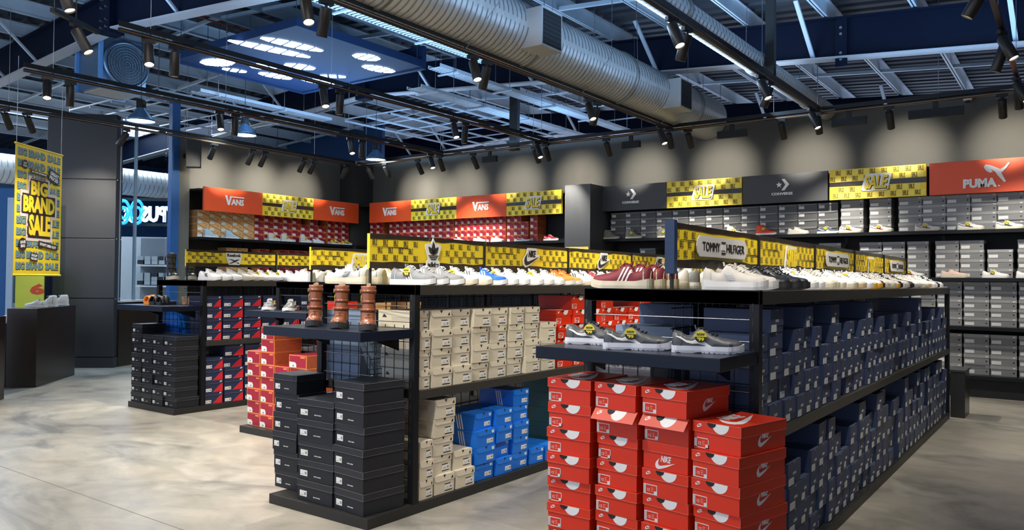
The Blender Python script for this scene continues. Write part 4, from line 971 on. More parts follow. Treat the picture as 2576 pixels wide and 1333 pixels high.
stacks('plain_teal', [(5.30, 5.60, 5), (5.62, 5.92, 5)], .064, .12, -3.40, 'Y', R(90), .30, .33, 'at the end of the blue boxes', 'dark teal boxes', 'dark teal box', jit=0)
left_stacks('plain_slate', [(3.63, 3.86, 4), (3.88, 4.1, 3)], .757, .12, -4.22, .23, 'behind the brown boots', 'slate boxes behind the brown boots', 'slate blue box')
left_stacks('plain_slate', [(3.63, 3.86, 5), (3.88, 4.1, 5)], .064, .12, -4.22, .23, 'low behind the middle charcoal stacks', 'slate boxes low in the middle rack', 'slate blue box')
# two-tone boxes, right face of the left rack
stacks('fila', [(4.945, 5.13, 4), (5.15, 5.40, 4), (5.42, 5.65, 4), (5.67, 5.93, 4), (5.95, 6.2, 3), (6.22, 6.46, 4)], .757, .1215, -7.70, 'Y', R(90), .24, .33, 'on the left rack upper tier', 'navy and red boxes on the upper tier', 'navy and red shoe box', jit=.015, yaw=.04)
stacks('fila', [(4.945, 5.16, 4), (5.18, 5.42, 5), (5.44, 5.68, 5), (5.70, 5.94, 4), (5.96, 6.2, 4), (6.22, 6.46, 4)], .064, .127, -7.70, 'Y', R(90), .24, .33, 'on the left rack lower tier', 'navy and red boxes on the lower tier', 'navy and red shoe box', jit=.015, yaw=.04)
left_stacks('blue', [(4.95, 5.15, 3)], .757, .11, -8.58, .2, 'behind the slides on the left rack', 'blue boxes behind the slides', 'bright blue box')
left_stacks('plain_tan', [(5.18, 5.4, 4)], .757, .115, -8.58, .2, 'behind the slides on the left rack', 'tan boxes behind the slides', 'tan box')
# second rack: red and tan boxes glimpsed through the frame
stacks('plain_red', [(4.92, 5.12, 4), (5.14, 5.34, 3)], .757, .12, -5.53, 'Y', R(90), .2, .33, 'behind the pair of monochrome sneakers', 'red boxes in the second rack', 'red box', jit=0)
stacks('plain_tan', [(5.36, 5.56, 4), (5.58, 5.78, 3), (5.8, 6.0, 4)], .757, .115, -5.53, 'Y', R(90), .2, .33, 'behind the brown boots', 'tan boxes in the second rack', 'tan box', jit=0)

# wall shelves ---------------------------------------------------------------
cols = [(8.02 + i * .238, 8.255 + i * .238, 4 if i else 4) for i in range(5)]
stacks('vanstan', cols, 2.167, .123, -12.83, 'Y', R(90), .235, .28, 'on the left wall top shelf', 'tan boxes on the left wall', 'tan shoe box', simple=2, jit=.0, yaw=.0)
cols = [(9.215 + i * .222, 9.43 + i * .222, [4, 4, 4, 4, 4, 3, 4, 3][i]) for i in range(8)]
stacks('vans', cols, 2.167, .123, -12.83, 'Y', R(90), .21, .28, 'on the left wall top shelf', 'burgundy boxes on the left wall', 'burgundy shoe box', simple=2, jit=.0, yaw=.0)
stacks('vans', [(11.02, 11.2, 4), (11.21, 11.4, 4), (11.41, 11.6, 4)], 2.167, .123, -12.83, 'Y', R(90), .21, .28, 'near the room corner', 'burgundy boxes near the room corner', 'burgundy shoe box', simple=2, jit=0, yaw=0)
stacks('vanstan', [(8.62, 8.85, 4), (8.86, 9.08, 4)], 1.542, .115, -12.83, 'Y', R(90), .235, .28, 'on the left wall second shelf', 'tan boxes on the second shelf', 'tan shoe box', simple=2, jit=0, yaw=0)
stacks('vans', [(9.34, 9.57, 4), (9.80, 10.02, 4), (10.03, 10.25, 4), (10.26, 10.47, 4), (10.48, 10.7, 4)], 1.542, .115, -12.83, 'Y', R(90), .21, .28, 'on the left wall second shelf', 'burgundy boxes on the second shelf', 'burgundy shoe box', simple=2, jit=0, yaw=0)
cols = [(-12.42 + i * .2, -12.225 + i * .2, 4) for i in range(2)] + [(-11.84 + i * .1985, -11.646 + i * .1985, 4) for i in range(9)] + [(-10.03 + i * .157, -9.878 + i * .157, 4) for i in range(8)] + [(-8.75 + i * .162, -8.59 + i * .162, 4 if i < 2 else 3) for i in range(3)] + [(-8.22, -8.06, 4)]
stacks('vans', cols, 2.167, .123, 11.84, 'X', 0, .19, .29, 'on the back wall left run', 'burgundy boxes on the back wall', 'burgundy shoe box', simple=2, jit=.0, yaw=.0)
cols = [(-6.56 + i * .286, -6.278 + i * .286, 4) for i in range(13)]
stacks('converse', cols, 2.167, .1125, 11.86, 'X', 0, .28, .29, 'on the charcoal sign shelf', 'dark grey boxes on the top shelf', 'dark grey shoe box', simple=1, jit=.01, yaw=.0)
cols = [(-2.80, -2.50, 4), (-2.42, -2.14, 4), (-2.05, -1.76, 4), (-1.755, -1.475, 4), (-1.47, -1.19, 4), (-1.185, -.895, 4), (-.89, -.60, 4), (-.55, -.26, 4), (-.25, .04, 4)]
stacks('puma', cols, 2.167, .1185, 11.83, 'X', 0, .29, .285, 'on the cat sign shelf', 'mid grey boxes on the top shelf', 'mid grey shoe box', simple=1, jit=.008, yaw=.015)
cols = [(-6.0, -5.71, 4), (-5.2, -4.91, 3), (-4.9, -4.61, 4), (-4.4, -4.12, 2), (-4.11, -3.83, 3)]
stacks('converse', cols, 1.542, .115, 11.86, 'X', 0, .28, .29, 'on the second shelf by the pillar', 'dark grey boxes on the second shelf', 'dark grey shoe box', simple=1, jit=.01)
cols = [(-3.5, -3.2, 3), (-3.1, -2.8, 4), (-2.55, -2.26, 4), (-2.25, -1.97, 4), (-1.94, -1.68, 4), (-1.60, -1.32, 4), (-1.31, -1.04, 4), (-1.0, -.72, 3), (-.67, -.38, 4), (-.37, -.08, 4)]
stacks('puma', cols, 1.542, .1225, 11.83, 'X', 0, .29, .285, 'on the second shelf', 'mid grey boxes on the second shelf', 'mid grey shoe box', simple=1, jit=.008, yaw=.015)
cols = [(-2.2, -1.92, 4), (-1.9, -1.6, 4), (-1.58, -1.29, 5), (-1.27, -.98, 5), (-.97, -.68, 5), (-.66, -.37, 5)]
stacks('puma', cols, .912, .1155, 11.83, 'X', 0, .29, .285, 'on the third shelf', 'mid grey boxes on the third shelf', 'mid grey shoe box', simple=1, jit=.008, yaw=.015)
cols = [(-2.2, -1.92, 4), (-1.9, -1.6, 4), (-1.58, -1.29, 4), (-1.27, -.98, 4), (-.97, -.68, 4), (-.66, -.37, 4)]
stacks('puma', cols, .282, .132, 11.83, 'X', 0, .29, .285, 'on the lowest wall shelf', 'mid grey boxes on the lowest shelf', 'mid grey shoe box', simple=1, jit=.008, yaw=.015)
for k_ in list(PR): 
    p_ = PR[k_]
    if p_.type == 'EMPTY': discard(p_)
    else: bpy.data.objects.remove(p_)

# ---------------------------------------------------------------- footwear
def lerp(tab, t):
    for (a, x), (b, y) in zip(tab, tab[1:]):
        if t <= b:
            s = (t - a) / (b - a); s = s * s * (3 - 2 * s); return x + (y - x) * s
    return tab[-1][1]
tagy = mat('yellow_price_tag', (.92, .78, .04), .45)
def shoe_proto(style, L, upper, sole, lace, accent=None, lining=None, deco=None, tagged=False, tag_side=-1, heel=None, big=False, logo=None):
    """toe towards +x, heel at x=0, sole on z=0"""
    root = thing('sneaker' if style != 'boot' else 'boot', 'x', 'shoe'); root.name = {'low': 'sneaker', 'high': 'high_top_sneaker', 'runner': 'running_shoe', 'boot': 'boot'}[style]
    hs = {'low': 1.0, 'runner': 1.05, 'high': 1.0, 'boot': 1.0}[style]
    sh = {'low': .028, 'runner': .032, 'high': .026, 'boot': .042}[style] * L / .29
    W = {'low': .052, 'runner': .050, 'high': .050, 'boot': .056}[style] * L / .29
    wb = [(0, .55), (.06, .78), (.2, .80), (.4, .78), (.62, .98), (.78, 1.0), (.9, .78), (.97, .45), (1, .12)]
    if style == 'high': hp = [(0, .115), (.05, .142), (.14, .148), (.26, .140), (.34, .128), (.46, .088), (.62, .055), (.8, .040), (.93, .034), (1, .018)]
    elif style == 'boot': hp = [(0, .10), (.05, .125), (.3, .125), (.42, .10), (.6, .062), (.8, .055), (.93, .045), (1, .02)]
    else: hp = [(0, .058), (.04, .072), (.10, .070), (.20, .052), (.28, .052), (.35, .082), (.42, .080), (.60, .052), (.75, .038), (.9, .032), (.97, .026), (1, .010)]
    hp = [(a, b * L / .29) for a, b in hp]
    n = 26; ts = [i / (n - 1) for i in range(n)]
    def prof(t):
        w = lerp(wb, t) * W; h = lerp(hp, t)
        nar = lerp([(0, .55), (.3, .62), (.45, .42), (.65, .5), (.85, .62), (1, .6)], t)
        return w, h, w * nar
    def sec(t):
        w, h, wt = prof(t); op = 0
        if style in ('low', 'runner', 'high') and .05 < t < .34: op = min(1, (t - .05) / .05, (.34 - t) / .04)
        dip = op * min(h * .55, .045)
        P = []
        for a, b in ((-1, 0), (-1.04, .25), (-1.0, .5), (-.55, .82)): 
            ww = w * abs(a) if b < .7 else (w * .45 + wt * .55); P.append((-ww, h * b))
        P += [(-wt * .92, h * .97), (-wt * .72, h - dip * .55), (-wt * .4, h - dip), (0, (h + .004 * (1 - op)) - dip)]
        return P + [(-x, z) for x, z in P[-2::-1]]
    U = MB(); V = []; m_ = len(sec(0))
    for t in ts: V += [(t * L, y, sh * .7 + z) for y, z in sec(t)]
    F = []; FL = []
    for i in range(n - 1):
        for j in range(m_ - 1):
            q = (i * m_ + j, (i + 1) * m_ + j, (i + 1) * m_ + j + 1, i * m_ + j + 1)
            (FL if (.07 < ts[i] < .31 and 5 <= j <= m_ - 7) and style != 'boot' else F).append(q)
    U.add(V, F, upper, smooth=True)
    if FL: U.add(V, FL, lining or upper, smooth=True)
    U.add(V, [tuple(range(m_))], upper); 
    def surf(t, s, side, off=.0015):
        """point on the side surface; s 0..1 up the side"""
        w, h, wt = prof(t)
        pts = [(w, 0), (w * 1.04, .25), (w, .5), (w * .45 + wt * .55, .82), (wt * .92, .97)]
        for (a, b), (c, d) in zip(pts, pts[1:]):
            if s <= d + 1e-6:
                k = (s - b) / (d - b); return (t * L, side * (a + (c - a) * k + off), sh * .7 + h * s + off * .5)
        return (t * L, side * (wt * .9 + off), sh * .7 + h * .97)
    def patch(t0, t1, s0, s1, mt, both=True, dt=0.0, nn=4, off=.0015, target=U):
        for side in ((-1, 1) if both else (tag_side,)):
            v = []
            for i in range(nn + 1):
                s = s0 + (s1 - s0) * i / nn; sft = dt * i / nn
                v += [surf(t0 + sft, s, side, off), surf(t1 + sft, s, side, off)]
            target.add(v, [((2 * i, 2 * i + 1, 2 * i + 3, 2 * i + 2) if side < 0 else (2 * i + 2, 2 * i + 3, 2 * i + 1, 2 * i)) for i in range(nn)], mt)
    def ribbon(P, mt, target, off=.002):
        for side in (-1, 1):
            v = []
            for t_, a_, b_ in P: v += [surf(t_, a_, side, off), surf(t_, (a_ + b_) / 2, side, off), surf(t_, b_, side, off)]
            f = []
            for i in range(len(P) - 1):
                for j in (0, 1): q_ = (3 * i + j, 3 * i + 3 + j, 3 * i + 4 + j, 3 * i + 1 + j); f.append(q_ if side < 0 else q_[::-1])
            target.add(v, f, mt)
    up = U.build({'low': 'upper', 'high': 'upper', 'runner': 'upper', 'boot': 'upper'}[style], root)
    D = MB()
    if accent and deco == 'stripes':
        for q in range(3): patch(.40 + q * .065, .43 + q * .065, .06, .86, accent, dt=-.11, target=D)
    elif accent and deco == 'bar': patch(.38, .52, .25, .62, accent, dt=-.05, target=D); patch(.395, .505, .38, .48, upper, dt=-.02, target=D, off=.0022)
    elif accent and deco == 'wave': ribbon([(.03, .62, .74), (.10, .56, .72), (.20, .46, .62), (.30, .36, .50), (.40, .22, .42), (.48, .12, .42), (.56, .08, .38), (.62, .10, .26)], accent, D)
    elif accent and deco == 'swoosh': ribbon([(.05, .64, .70), (.12, .55, .68), (.20, .44, .62), (.28, .34, .56), (.36, .24, .48), (.44, .16, .38), (.50, .12, .28), (.55, .12, .18)], accent, D)
    elif accent and deco == 'flash': patch(.52, .70, .05, .30, accent, dt=.05, target=D); patch(.30, .42, .1, .4, accent, dt=-.04, target=D)
    elif accent and deco == 'heel': patch(.01, .12, .1, .85, accent, target=D)
    if D.v: D.build('side_mark', root)
    if style == 'low' or style == 'runner' or style == 'high':
        H = MB(); 
        v = []
        if heel:
            patch(.0, .13, .05, .9, heel, target=H, off=.0018); H.build('heel_panel', root)
        if big:
            T = MB(); patch(.80, .97, .05, .55, heel or upper, target=T, off=.002); patch(.56, .76, .20, .40, heel or upper, dt=.03, target=T, off=.002); T.build('toe_overlay', root)
    # sole
    So = MB(); V = []; k = 0
    for t in [i / 27 for i in range(28)]:
        w = lerp(wb, t) * W * 1.09 + .002; spr = .010 * max(0, (t - .8) / .2) ** 2
        zt = sh * (1.05 if style != 'runner' else lerp([(0, 1.35), (.3, 1.0), (.7, 1.0), (1, 1.1)], t))
        x = t * (L + .008) - .004
        V += [(x, -w, spr), (x, -w * 1.03, spr + sh * .4), (x, -w, spr + zt), (x, w, spr + zt), (x, w * 1.03, spr + sh * .4), (x, w, spr)]
    F = []
    for i in range(27):
        for j in range(6): F.append((i * 6 + j, i * 6 + (j + 1) % 6, (i + 1) * 6 + (j + 1) % 6, (i + 1) * 6 + j))
    So.add(V, F, sole, smooth=False); So.add(V, [tuple(range(5, -1, -1)), tuple(range(27 * 6, 28 * 6))], sole); So.build('sole', root)
    if big or style == 'boot':
        Tr = MB(); Tr.box(.02, -W * .9, -.0, L * .93, W * .9, .006, dark)
        for t in [i / 15 for i in range(1, 14)]: Tr.box(t * L - .006, -lerp(wb, t) * W * 1.13, 0.0, t * L + .006, lerp(wb, t) * W * 1.13, .010, mat('grey_rubber', (.07, .07, .075), .6))
        Tr.build('outsole', root)
    # laces and tongue
    La = MB(); rows = 5
    t0, t1 = (.40, .62) if style != 'high' else (.36, .58)
    for i in range(rows):
        t = t0 + (t1 - t0) * i / (rows - 1); w, h, wt = prof(t); z = sh * .7 + h + .004
        La.bar((t * L - .004, -wt * .9, z - .004), (t * L + .006, 0, z + .003), .007, .004, lace); La.bar((t * L + .006, 0, z + .003), (t * L - .004, wt * .9, z - .004), .007, .004, lace)
    if big or style != 'boot':
        t = t0 - .02; w, h, wt = prof(t); z = sh * .7 + h + .008
        for s in (-1, 1): La.tube((t * L + .006, 0, z - .004), (t * L + .020, s * .018, z - .004), .0022, lace, 5); La.tube((t * L + .020, s * .018, z - .004), (t * L + .034, s * .022, z - .016), .0022, lace, 5)
    La.build('laces', root)
    if style != 'boot':
        Tg = MB(); w, h, wt = prof(.35); z = sh * .7 + h
        Tg.prism([(-.022, 0), (.022, 0), (.018, .018), (-.018, .018)], 0, .006, upper, fn=lambda a, b, c: (L * .345 - c - b * .25, a, z - .004 + b)); Tg.build('tongue', root)
    if style == 'boot':
        Sh = MB(); rings = [(.125, .050, .060, .075), (.16, .043, .052, .070), (.20, .044, .052, .064), (.25, .050, .056, .062), (.292, .052, .058, .060), (.300, .050, .055, .060), (.300, .044, .048, .060), (.27, .042, .046, .060)]
        V = []; nn = 24
        zz0 = [(.06, .052, .070, .085)] + rings
        for z, ry, rx, cx in zz0:
            for i in range(nn): a = 2 * PI * i / nn; V.append((cx + math.cos(a) * rx, math.sin(a) * ry, z))
        Sh.add(V, [(i + j * nn, (i + 1) % nn + j * nn, (i + 1) % nn + (j + 1) * nn, i + (j + 1) * nn) for j in range(len(zz0) - 1) for i in range(nn)], upper, smooth=True)
        Sh.build('shaft', root)
        for z, cx, rx, ry in ((.135, .076, .060, .050), (.19, .066, .0505, .043), (.262, .061, .0545, .050)):
            St = MB(); St.lathe([(1.04, -.011), (1.07, -.011), (1.07, .011), (1.04, .011), (1.04, -.011)], accent, 28, fn=lambda a, b, c, z=z, cx=cx, rx=rx, ry=ry: (cx + a * rx, b * ry, z + c))
            so = St.build('strap', root)
            Bk = MB(); Bk.box(cx - .012, -ry * 1.12 - .003, z - .013, cx + .012, -ry * 1.06, z + .013, mat('brass_buckle', (.45, .33, .16), .3, .9)); Bk.build('buckle', so)
        Pt = MB(); Pt.box(.0, -.012, .28, .006, .012, .318, mat('tan_pull_tab', (.52, .36, .24), .6)); Pt.box(.108, -.014, .27, .113, .014, .312, mat('tan_pull_tab', (.52, .36, .24), .6)); Pt.build('pull_tab', root)
        Tc = MB(); w, h, wt = prof(.86)
        patch(.80, .96, .2, .8, mat('scuffed_pink_toe', (.55, .28, .22), .4), target=Tc); Tc.build('toe_highlight', root) if False else None
    if tagged:
        t = .40 if style != 'boot' else .2; w, h, wt = prof(t); r = .026 if style != 'boot' else .026
        z = sh * .7 + h * .62 if style != 'boot' else .21; y = tag_side * (w * 1.02 + .006)
        fn = (lambda u, v, n: (t * L + u, y - n, z + v)) if tag_side < 0 else (lambda u, v, n: (t * L - u, y + n, z + v))
        Tm = MB(); Tm.disc(0, 0, r, 0, .002, tagy, fn, 22); Tm.disc(0, -.001, r * .96, .002, .0026, dark, fn, 14, PI, 2 * PI)
        Tm.text('NOW', 0, r * .38, r * .42, .002, .0032, dark, fn, bold=.03, wfit=r * 1.25); Tm.text("'99", 0, -r * .42, r * .62, .0026, .0036, tagy, fn, bold=.05, wfit=r * 1.15); Tm.build('price_tag', root)
    return root
def c(n, *a, **k): return mat(n, *a, **k)
whi = c('white_leather', (.74, .73, .71), .45); offw = c('off_white_leather', (.62, .58, .50), .5); gre = c('grey_suede', (.20, .21, .22), .7); lgr = c('light_grey_mesh', (.46, .47, .47), .65); dkg = c('charcoal_leather', (.075, .080, .088), .42)
wsole = c('white_rubber', (.75, .74, .73), .5); csole = c('cream_rubber', (.66, .60, .46), .5); gsole = c('gum_rubber', (.55, .42, .24), .5); bsole = c('black_rubber', (.03, .03, .032), .55); lsole = c('lilac_white_rubber', (.70, .71, .78), .5)
blk = c('black_leather', (.014, .014, .016), .38); cob = c('cobalt_suede', (.008, .12, .60), .6); ora = c('orange_suede', (.80, .26, .03), .6); mar = c('maroon_knit', (.16, .012, .022), .65); beige = c('pale_stone_suede', (.56, .53, .48), .7); camo = c('mottled_canvas', (.22, .21, .17), .8, nz=.8, scale=60)
tealm = c('pale_teal', (.35, .60, .60), .5); redc = c('red_canvas', (.75, .06, .02), .6); crim = c('crimson_trim', (.35, .015, .03), .5); browns = c('dark_brown_suede', (.05, .022, .015), .7); pink = c('pale_pink_mesh', (.70, .50, .42), .6); tanl = c('cognac_leather', (.23, .075, .032), .28, nz=.3, scale=9, coat=.3); tans = c('cognac_strap', (.20, .06, .025), .3); icy = c('ice_blue_leather', (.40, .50, .55), .5); yel = c('gold_trim', (.75, .50, .05), .5)
SP = {}
def sp(key, *a, **k):
    SP[key] = shoe_proto(*a, **k); return SP[key]
sp('white', 'low', .29, whi, wsole, whi, None, lgr); sp('white_tag', 'low', .29, whi, wsole, whi, None, lgr, tagged=True)
sp('vector', 'low', .29, whi, wsole, whi, blk, lgr, 'bar'); sp('white_bar', 'low', .29, whi, csole, whi, blk, whi, 'stripes'); sp('white_bar_tag', 'low', .29, whi, csole, whi, blk, whi, 'stripes', tagged=True)
sp('grey_stripe', 'low', .30, gre, wsole, whi, whi, whi, 'stripes'); sp('grey_stripe_tag', 'low', .30, gre, wsole, whi, whi, whi, 'stripes', tagged=True, heel=icy)
sp('cobalt', 'low', .29, cob, wsole, whi, whi, whi, 'stripes'); sp('orange', 'low', .29, ora, wsole, ora, whi, whi, 'stripes'); sp('teal_stripe', 'low', .29, whi, wsole, whi, tealm, whi, 'stripes')
sp('maroon', 'runner', .30, mar, csole, mar, whi, mar, 'stripes', heel=csole); sp('beige_runner', 'runner', .29, beige, wsole, offw, lgr, lgr, 'bar', heel=lgr)
sp('black', 'low', .29, blk, bsole, blk, None, blk); sp('cream', 'low', .29, offw, csole, offw, None, lgr); sp('crimson_flash', 'low', .29, whi, csole, whi, crim, lgr, 'flash'); sp('tartan', 'low', .29, offw, gsole, offw, blk, lgr, 'flash')
sp('gold', 'low', .29, whi, c('orange_rubber', (.80, .42, .04), .5), whi, yel, lgr, 'heel'); sp('monogram', 'low', .29, browns, bsole, offw, offw, browns, 'bar'); sp('grey_runner', 'runner', .31, lgr, csole, whi, gre, dkg, 'bar', heel=c('olive_mesh', (.22, .22, .17), .7)); sp('grey_runner_tag', 'runner', .31, lgr, csole, whi, gre, dkg, 'bar', tagged=True)
sp('heritage', 'low', .30, dkg, lsole, blk, whi, gre, 'swoosh', tagged=True, heel=c('dark_slate_overlay', (.035, .045, .055), .4), big=True)
sp('wave_crimson', 'low', .30, whi, csole, whi, crim, lgr, 'wave', tagged=True); sp('wave_black', 'low', .30, whi, csole, whi, dkg, lgr, 'wave', tagged=True); sp('camo_high', 'high', .29, camo, csole, offw, None, offw); sp('camo_high_tag', 'high', .29, camo, csole, offw, None, offw, tagged=True)
sp('red_high', 'high', .29, redc, wsole, whi, None, whi, tagged=True); sp('tan_low', 'low', .29, beige, csole, offw, None, offw); sp('navy_low', 'low', .29, c('slate_navy_leather', (.05, .07, .11), .5), wsole, whi, whi, whi, 'wave', tagged=True)
sp('pink_run', 'runner', .30, pink, csole, pink, None, whi); sp('ice_high', 'high', .28, icy, wsole, whi, None, whi); sp('cream_high', 'high', .28, offw, wsole, whi, None, whi, tagged=True); sp('red_low', 'low', .29, crim, wsole, whi, whi, whi, 'wave'); sp('yellow_low', 'low', .28, yel, wsole, whi, blk, blk, 'wave')
sp('chunky', 'low', .28, c('black_white_leather', (.10, .10, .11), .4), whi, whi, whi, whi, 'bar', tagged=True, tag_side=1)
sp('boot', 'boot', .27, tanl, bsole, c('brown_laces', (.20, .10, .06), .6), tans, tagged=True); sp('black_boot', 'boot', .27, blk, csole, blk, blk); sp('olive_high', 'high', .28, offw, wsole, offw, dkg, dkg, 'heel'); sp('white_dark', 'low', .28, offw, wsole, offw, blk, dkg, 'heel')
def shoe(key, x, y, z, deg, label, group=None, tilt=0):
    o = dup(SP[key], (x, y, z), R(deg), label, group, scale=(1.04, 1, 1.14) if group and 'atop' in group else None)
    if tilt: o.rotation_euler = (0, -R(tilt), R(deg))
    return o
# three grey sneakers on the nearest end shelf
shoe('heritage', -2.06, 3.30, 1.1425, 18, 'grey and white sneaker with yellow price tag, leftmost of three on nearest shelf')
shoe('heritage', -1.77, 3.15, 1.1425, 26, 'grey and white sneaker with yellow price tag, middle of three on nearest shelf')
shoe('heritage', -1.465, 3.22, 1.1425, 23, 'grey and white sneaker with yellow price tag, rightmost of three on nearest shelf')
for x, y, a, w in ((-4.08, 3.42, -46, 'leftmost'), (-3.80, 3.40, -52, 'middle'), (-3.53, 3.36, -44, 'rightmost')):
    o = shoe('boot', x, y, 1.1425, a, 'tall brown leather buckle boot, %s of three on the middle rack shelf' % w); o.scale = (.82, .88, .88)
shoe('chunky', -6.36, 4.78, 1.1425, -46, 'black and white sneaker facing forward, left one on second rack shelf'); shoe('chunky', -6.07, 4.80, 1.1425, -48, 'black and white sneaker facing forward, right one on second rack shelf')
# slides
def slide(x, y, z, deg, m1, label):
    t = thing('slide_sandal', label, 'sandal', (x, y, z), R(deg))
    S_ = MB(); P = [(0, .0), (.02, .03), (.1, .036), (.2, .048), (.25, .035), (.27, 0), (.25, -.035), (.2, -.048), (.1, -.036), (.02, -.03)]; S_.prism(P, 0, .035, m1); S_.build('footbed', t, bevel=.006)
    for q, hh in ((.13, .085), (.19, .075)):
        A = MB(); V = []
        for xx in (q, q + .05):
            for i in range(9): a = PI * i / 8; V += [(xx, math.cos(a) * .05, .02 + math.sin(a) * hh)]
        for xx in (q, q + .05):
            for i in range(9): a = PI * i / 8; V += [(xx, math.cos(a) * .044, .02 + math.sin(a) * (hh - .010))]
        f = [(i, i + 1, 9 + i + 1, 9 + i) for i in range(8)] + [(18 + i, 27 + i, 27 + i + 1, 18 + i + 1) for i in range(8)] + [(i, 18 + i, 18 + i + 1, i + 1) for i in range(8)] + [(9 + i, 10 + i, 28 + i, 27 + i) for i in range(8)]
        A.add(V, f, m1, smooth=True); so = A.build('strap', t); Bq = MB(); Bq.box(q + .012, -.060, .03, q + .038, -.048, .055, tagy if m1 != blk else steel); Bq.build('buckle', so)
    return t
slide(-8.42, 4.86, 1.1425, -75, c('orange_foam', (.80, .28, .03), .5), 'orange slide sandal on the left rack shelf')
slide(-8.27, 4.84, 1.1425, -75, blk, 'black slide sandal beside the orange one on left rack shelf'); slide(-8.12, 4.83, 1.1425, -75, blk, 'black slide sandal, rightmost of three on the left rack shelf')
shoe('black_boot', -8.56, 5.02, 1.4135, -20, 'tall black boot standing on the left end of the left rack')
shoe('black_boot', -8.50, 5.22, 1.4135, -25, 'second black boot just behind the tall black one on left rack')
# right half of every rack top: toes towards the aisle
def row(keys, x, y0, dy, z, deg, tilt, fmt, group, dx=0.0, names=None):
    for i, k in enumerate(keys):
        if k: shoe(k, x + rnd.uniform(-.015, .015), y0 + i * dy, z, deg + rnd.uniform(-3, 3), fmt % (names[k] if names and k in names else NM.get(k, 'sneaker'), ORD[i + 1]), group, tilt)
NM = {'white': 'plain white sneaker', 'white_tag': 'white sneaker with yellow tag', 'vector': 'white sneaker with black side bar', 'white_bar': 'white sneaker with black stripes', 'white_bar_tag': 'tagged white sneaker with black stripes', 'grey_stripe': 'grey sneaker with white stripes', 'grey_stripe_tag': 'tagged grey sneaker with white stripes', 'cobalt': 'cobalt blue sneaker', 'orange': 'orange suede sneaker', 'teal_stripe': 'white sneaker with teal stripes', 'maroon': 'maroon running shoe', 'beige_runner': 'pale stone running shoe', 'black': 'black leather sneaker', 'cream': 'cream sneaker', 'crimson_flash': 'white sneaker with crimson flash', 'tartan': 'cream sneaker with black flash', 'gold': 'white sneaker with orange sole', 'monogram': 'dark brown sneaker', 'grey_runner': 'light grey running shoe', 'grey_runner_tag': 'tagged light grey running shoe', 'red_low': 'dark red sneaker', 'pink_run': 'pale pink running shoe'}
row(['vector', 'white', 'white', 'cream', 'cream', 'white_tag', 'white_tag', 'white_tag', 'white', 'white', 'red_low', 'crimson_flash', 'crimson_flash', 'tartan', 'white', 'white', 'cream', 'white', 'grey_runner', 'white'], -7.985, 5.04, .135, 1.4135, 14, 0, '%s, %s from near end atop the left rack', 'sneakers atop the left rack')
row(['crimson_flash', 'tartan', 'tartan', 'white', 'grey_runner_tag', 'white_tag', 'grey_runner', 'white', 'white', 'cream', 'grey_runner', 'white'], -5.83, 5.02, .15, 1.4135, 14, 0, '%s, %s from near end atop the second rack', 'sneakers atop the second rack')
row(['grey_stripe_tag', 'grey_stripe', 'grey_stripe', 'white_bar_tag', 'white_bar', 'cobalt', 'white_tag', 'teal_stripe', 'teal_stripe', 'white_tag', 'white', 'orange', 'orange', 'white_bar', 'white_bar', 'red_low', 'white', 'cream', 'white', 'white', 'grey_stripe', 'white_tag', 'white', 'cream', 'white'], -3.675, 3.70, .158, 1.4135, 14, 0, '%s, %s from near end atop the middle rack', 'sneakers atop the middle rack')
row(['beige_runner', 'beige_runner', 'black', 'black', 'black', 'white', 'white_tag', 'cream', 'cream', 'crimson_flash', 'crimson_flash', 'tartan', 'tartan', 'white_tag', 'gold', 'gold', 'monogram', 'cream', 'cream', 'gold', 'black', 'white', 'cream', 'monogram', 'white', 'cream', 'white', 'white', 'tartan', 'cream', 'white', 'white', 'black', 'white'], -1.505, 3.68, .172, 1.4135, 14, 0, '%s, %s from near end atop the nearest rack', 'sneakers atop the nearest rack')
# left halves: toes towards the other aisle, seen beyond or beside the panels
def rowl(keys, x, y0, dy, fmt, group):
    for i, k in enumerate(keys):
        if k: shoe(k, x, y0 + i * dy, 1.4135, 196 + rnd.uniform(-4, 4), fmt % (NM.get(k, 'sneaker'), ORD[i + 1]), group)
rowl(['maroon', 'maroon', 'maroon', 'white_bar', 'grey_stripe', 'white'], -1.76, 3.62, .15, '%s facing left, %s atop the nearest rack', 'left facing shoes atop the nearest rack')
shoe('beige_runner', -1.70, 3.585, 1.4135, 168, 'beige running shoe facing left, at the near end of the nearest rack top') if False else None
rowl(['grey_runner', 'grey_runner', 'cream', 'white', 'white', 'grey_runner'], -3.90, 3.70, .16, '%s facing left, %s atop the middle rack', 'left facing shoes atop the middle rack')
rowl(['white', 'white', 'cream'], -6.07, 5.05, .16, '%s facing left, %s atop the second rack', 'left facing shoes atop the second rack')
# wall shelf shoes
for k, x, w in (('camo_high', -6.62, 'mottled high top sneaker nearest the grey pillar'), ('camo_high_tag', -6.20, 'mottled high top with yellow tag, second from the grey pillar'), ('camo_high_tag', -5.62, 'mottled high top with tag, third from the grey pillar'), ('cream_high', -4.45, 'white high top sneaker peeking above the yellow rack panel'), ('red_high', -3.99, 'bright orange red high top sneaker on the top wall shelf'), ('tan_low', -3.52, 'tan sneaker right of the orange red high top'), ('navy_low', -3.10, 'dark slate sneaker with yellow tag on the top wall shelf'), ('wave_crimson', -2.80, 'cream sneaker with crimson side wave and tag, under the yellow sale header'), ('wave_crimson', -2.40, 'second cream sneaker with crimson side wave, right of the first'), ('wave_crimson', -1.83, 'third cream sneaker with crimson side wave, below header seam'), ('wave_black', -1.33, 'cream sneaker with black side wave, left of two under red header'), ('wave_black', -.90, 'cream sneaker with black side wave, right of two under red header'), ('white_bar', -.47, 'white sneaker cut by the right edge, top wall shelf')):
    shoe(k, x, 11.762, 2.166, 0, w)
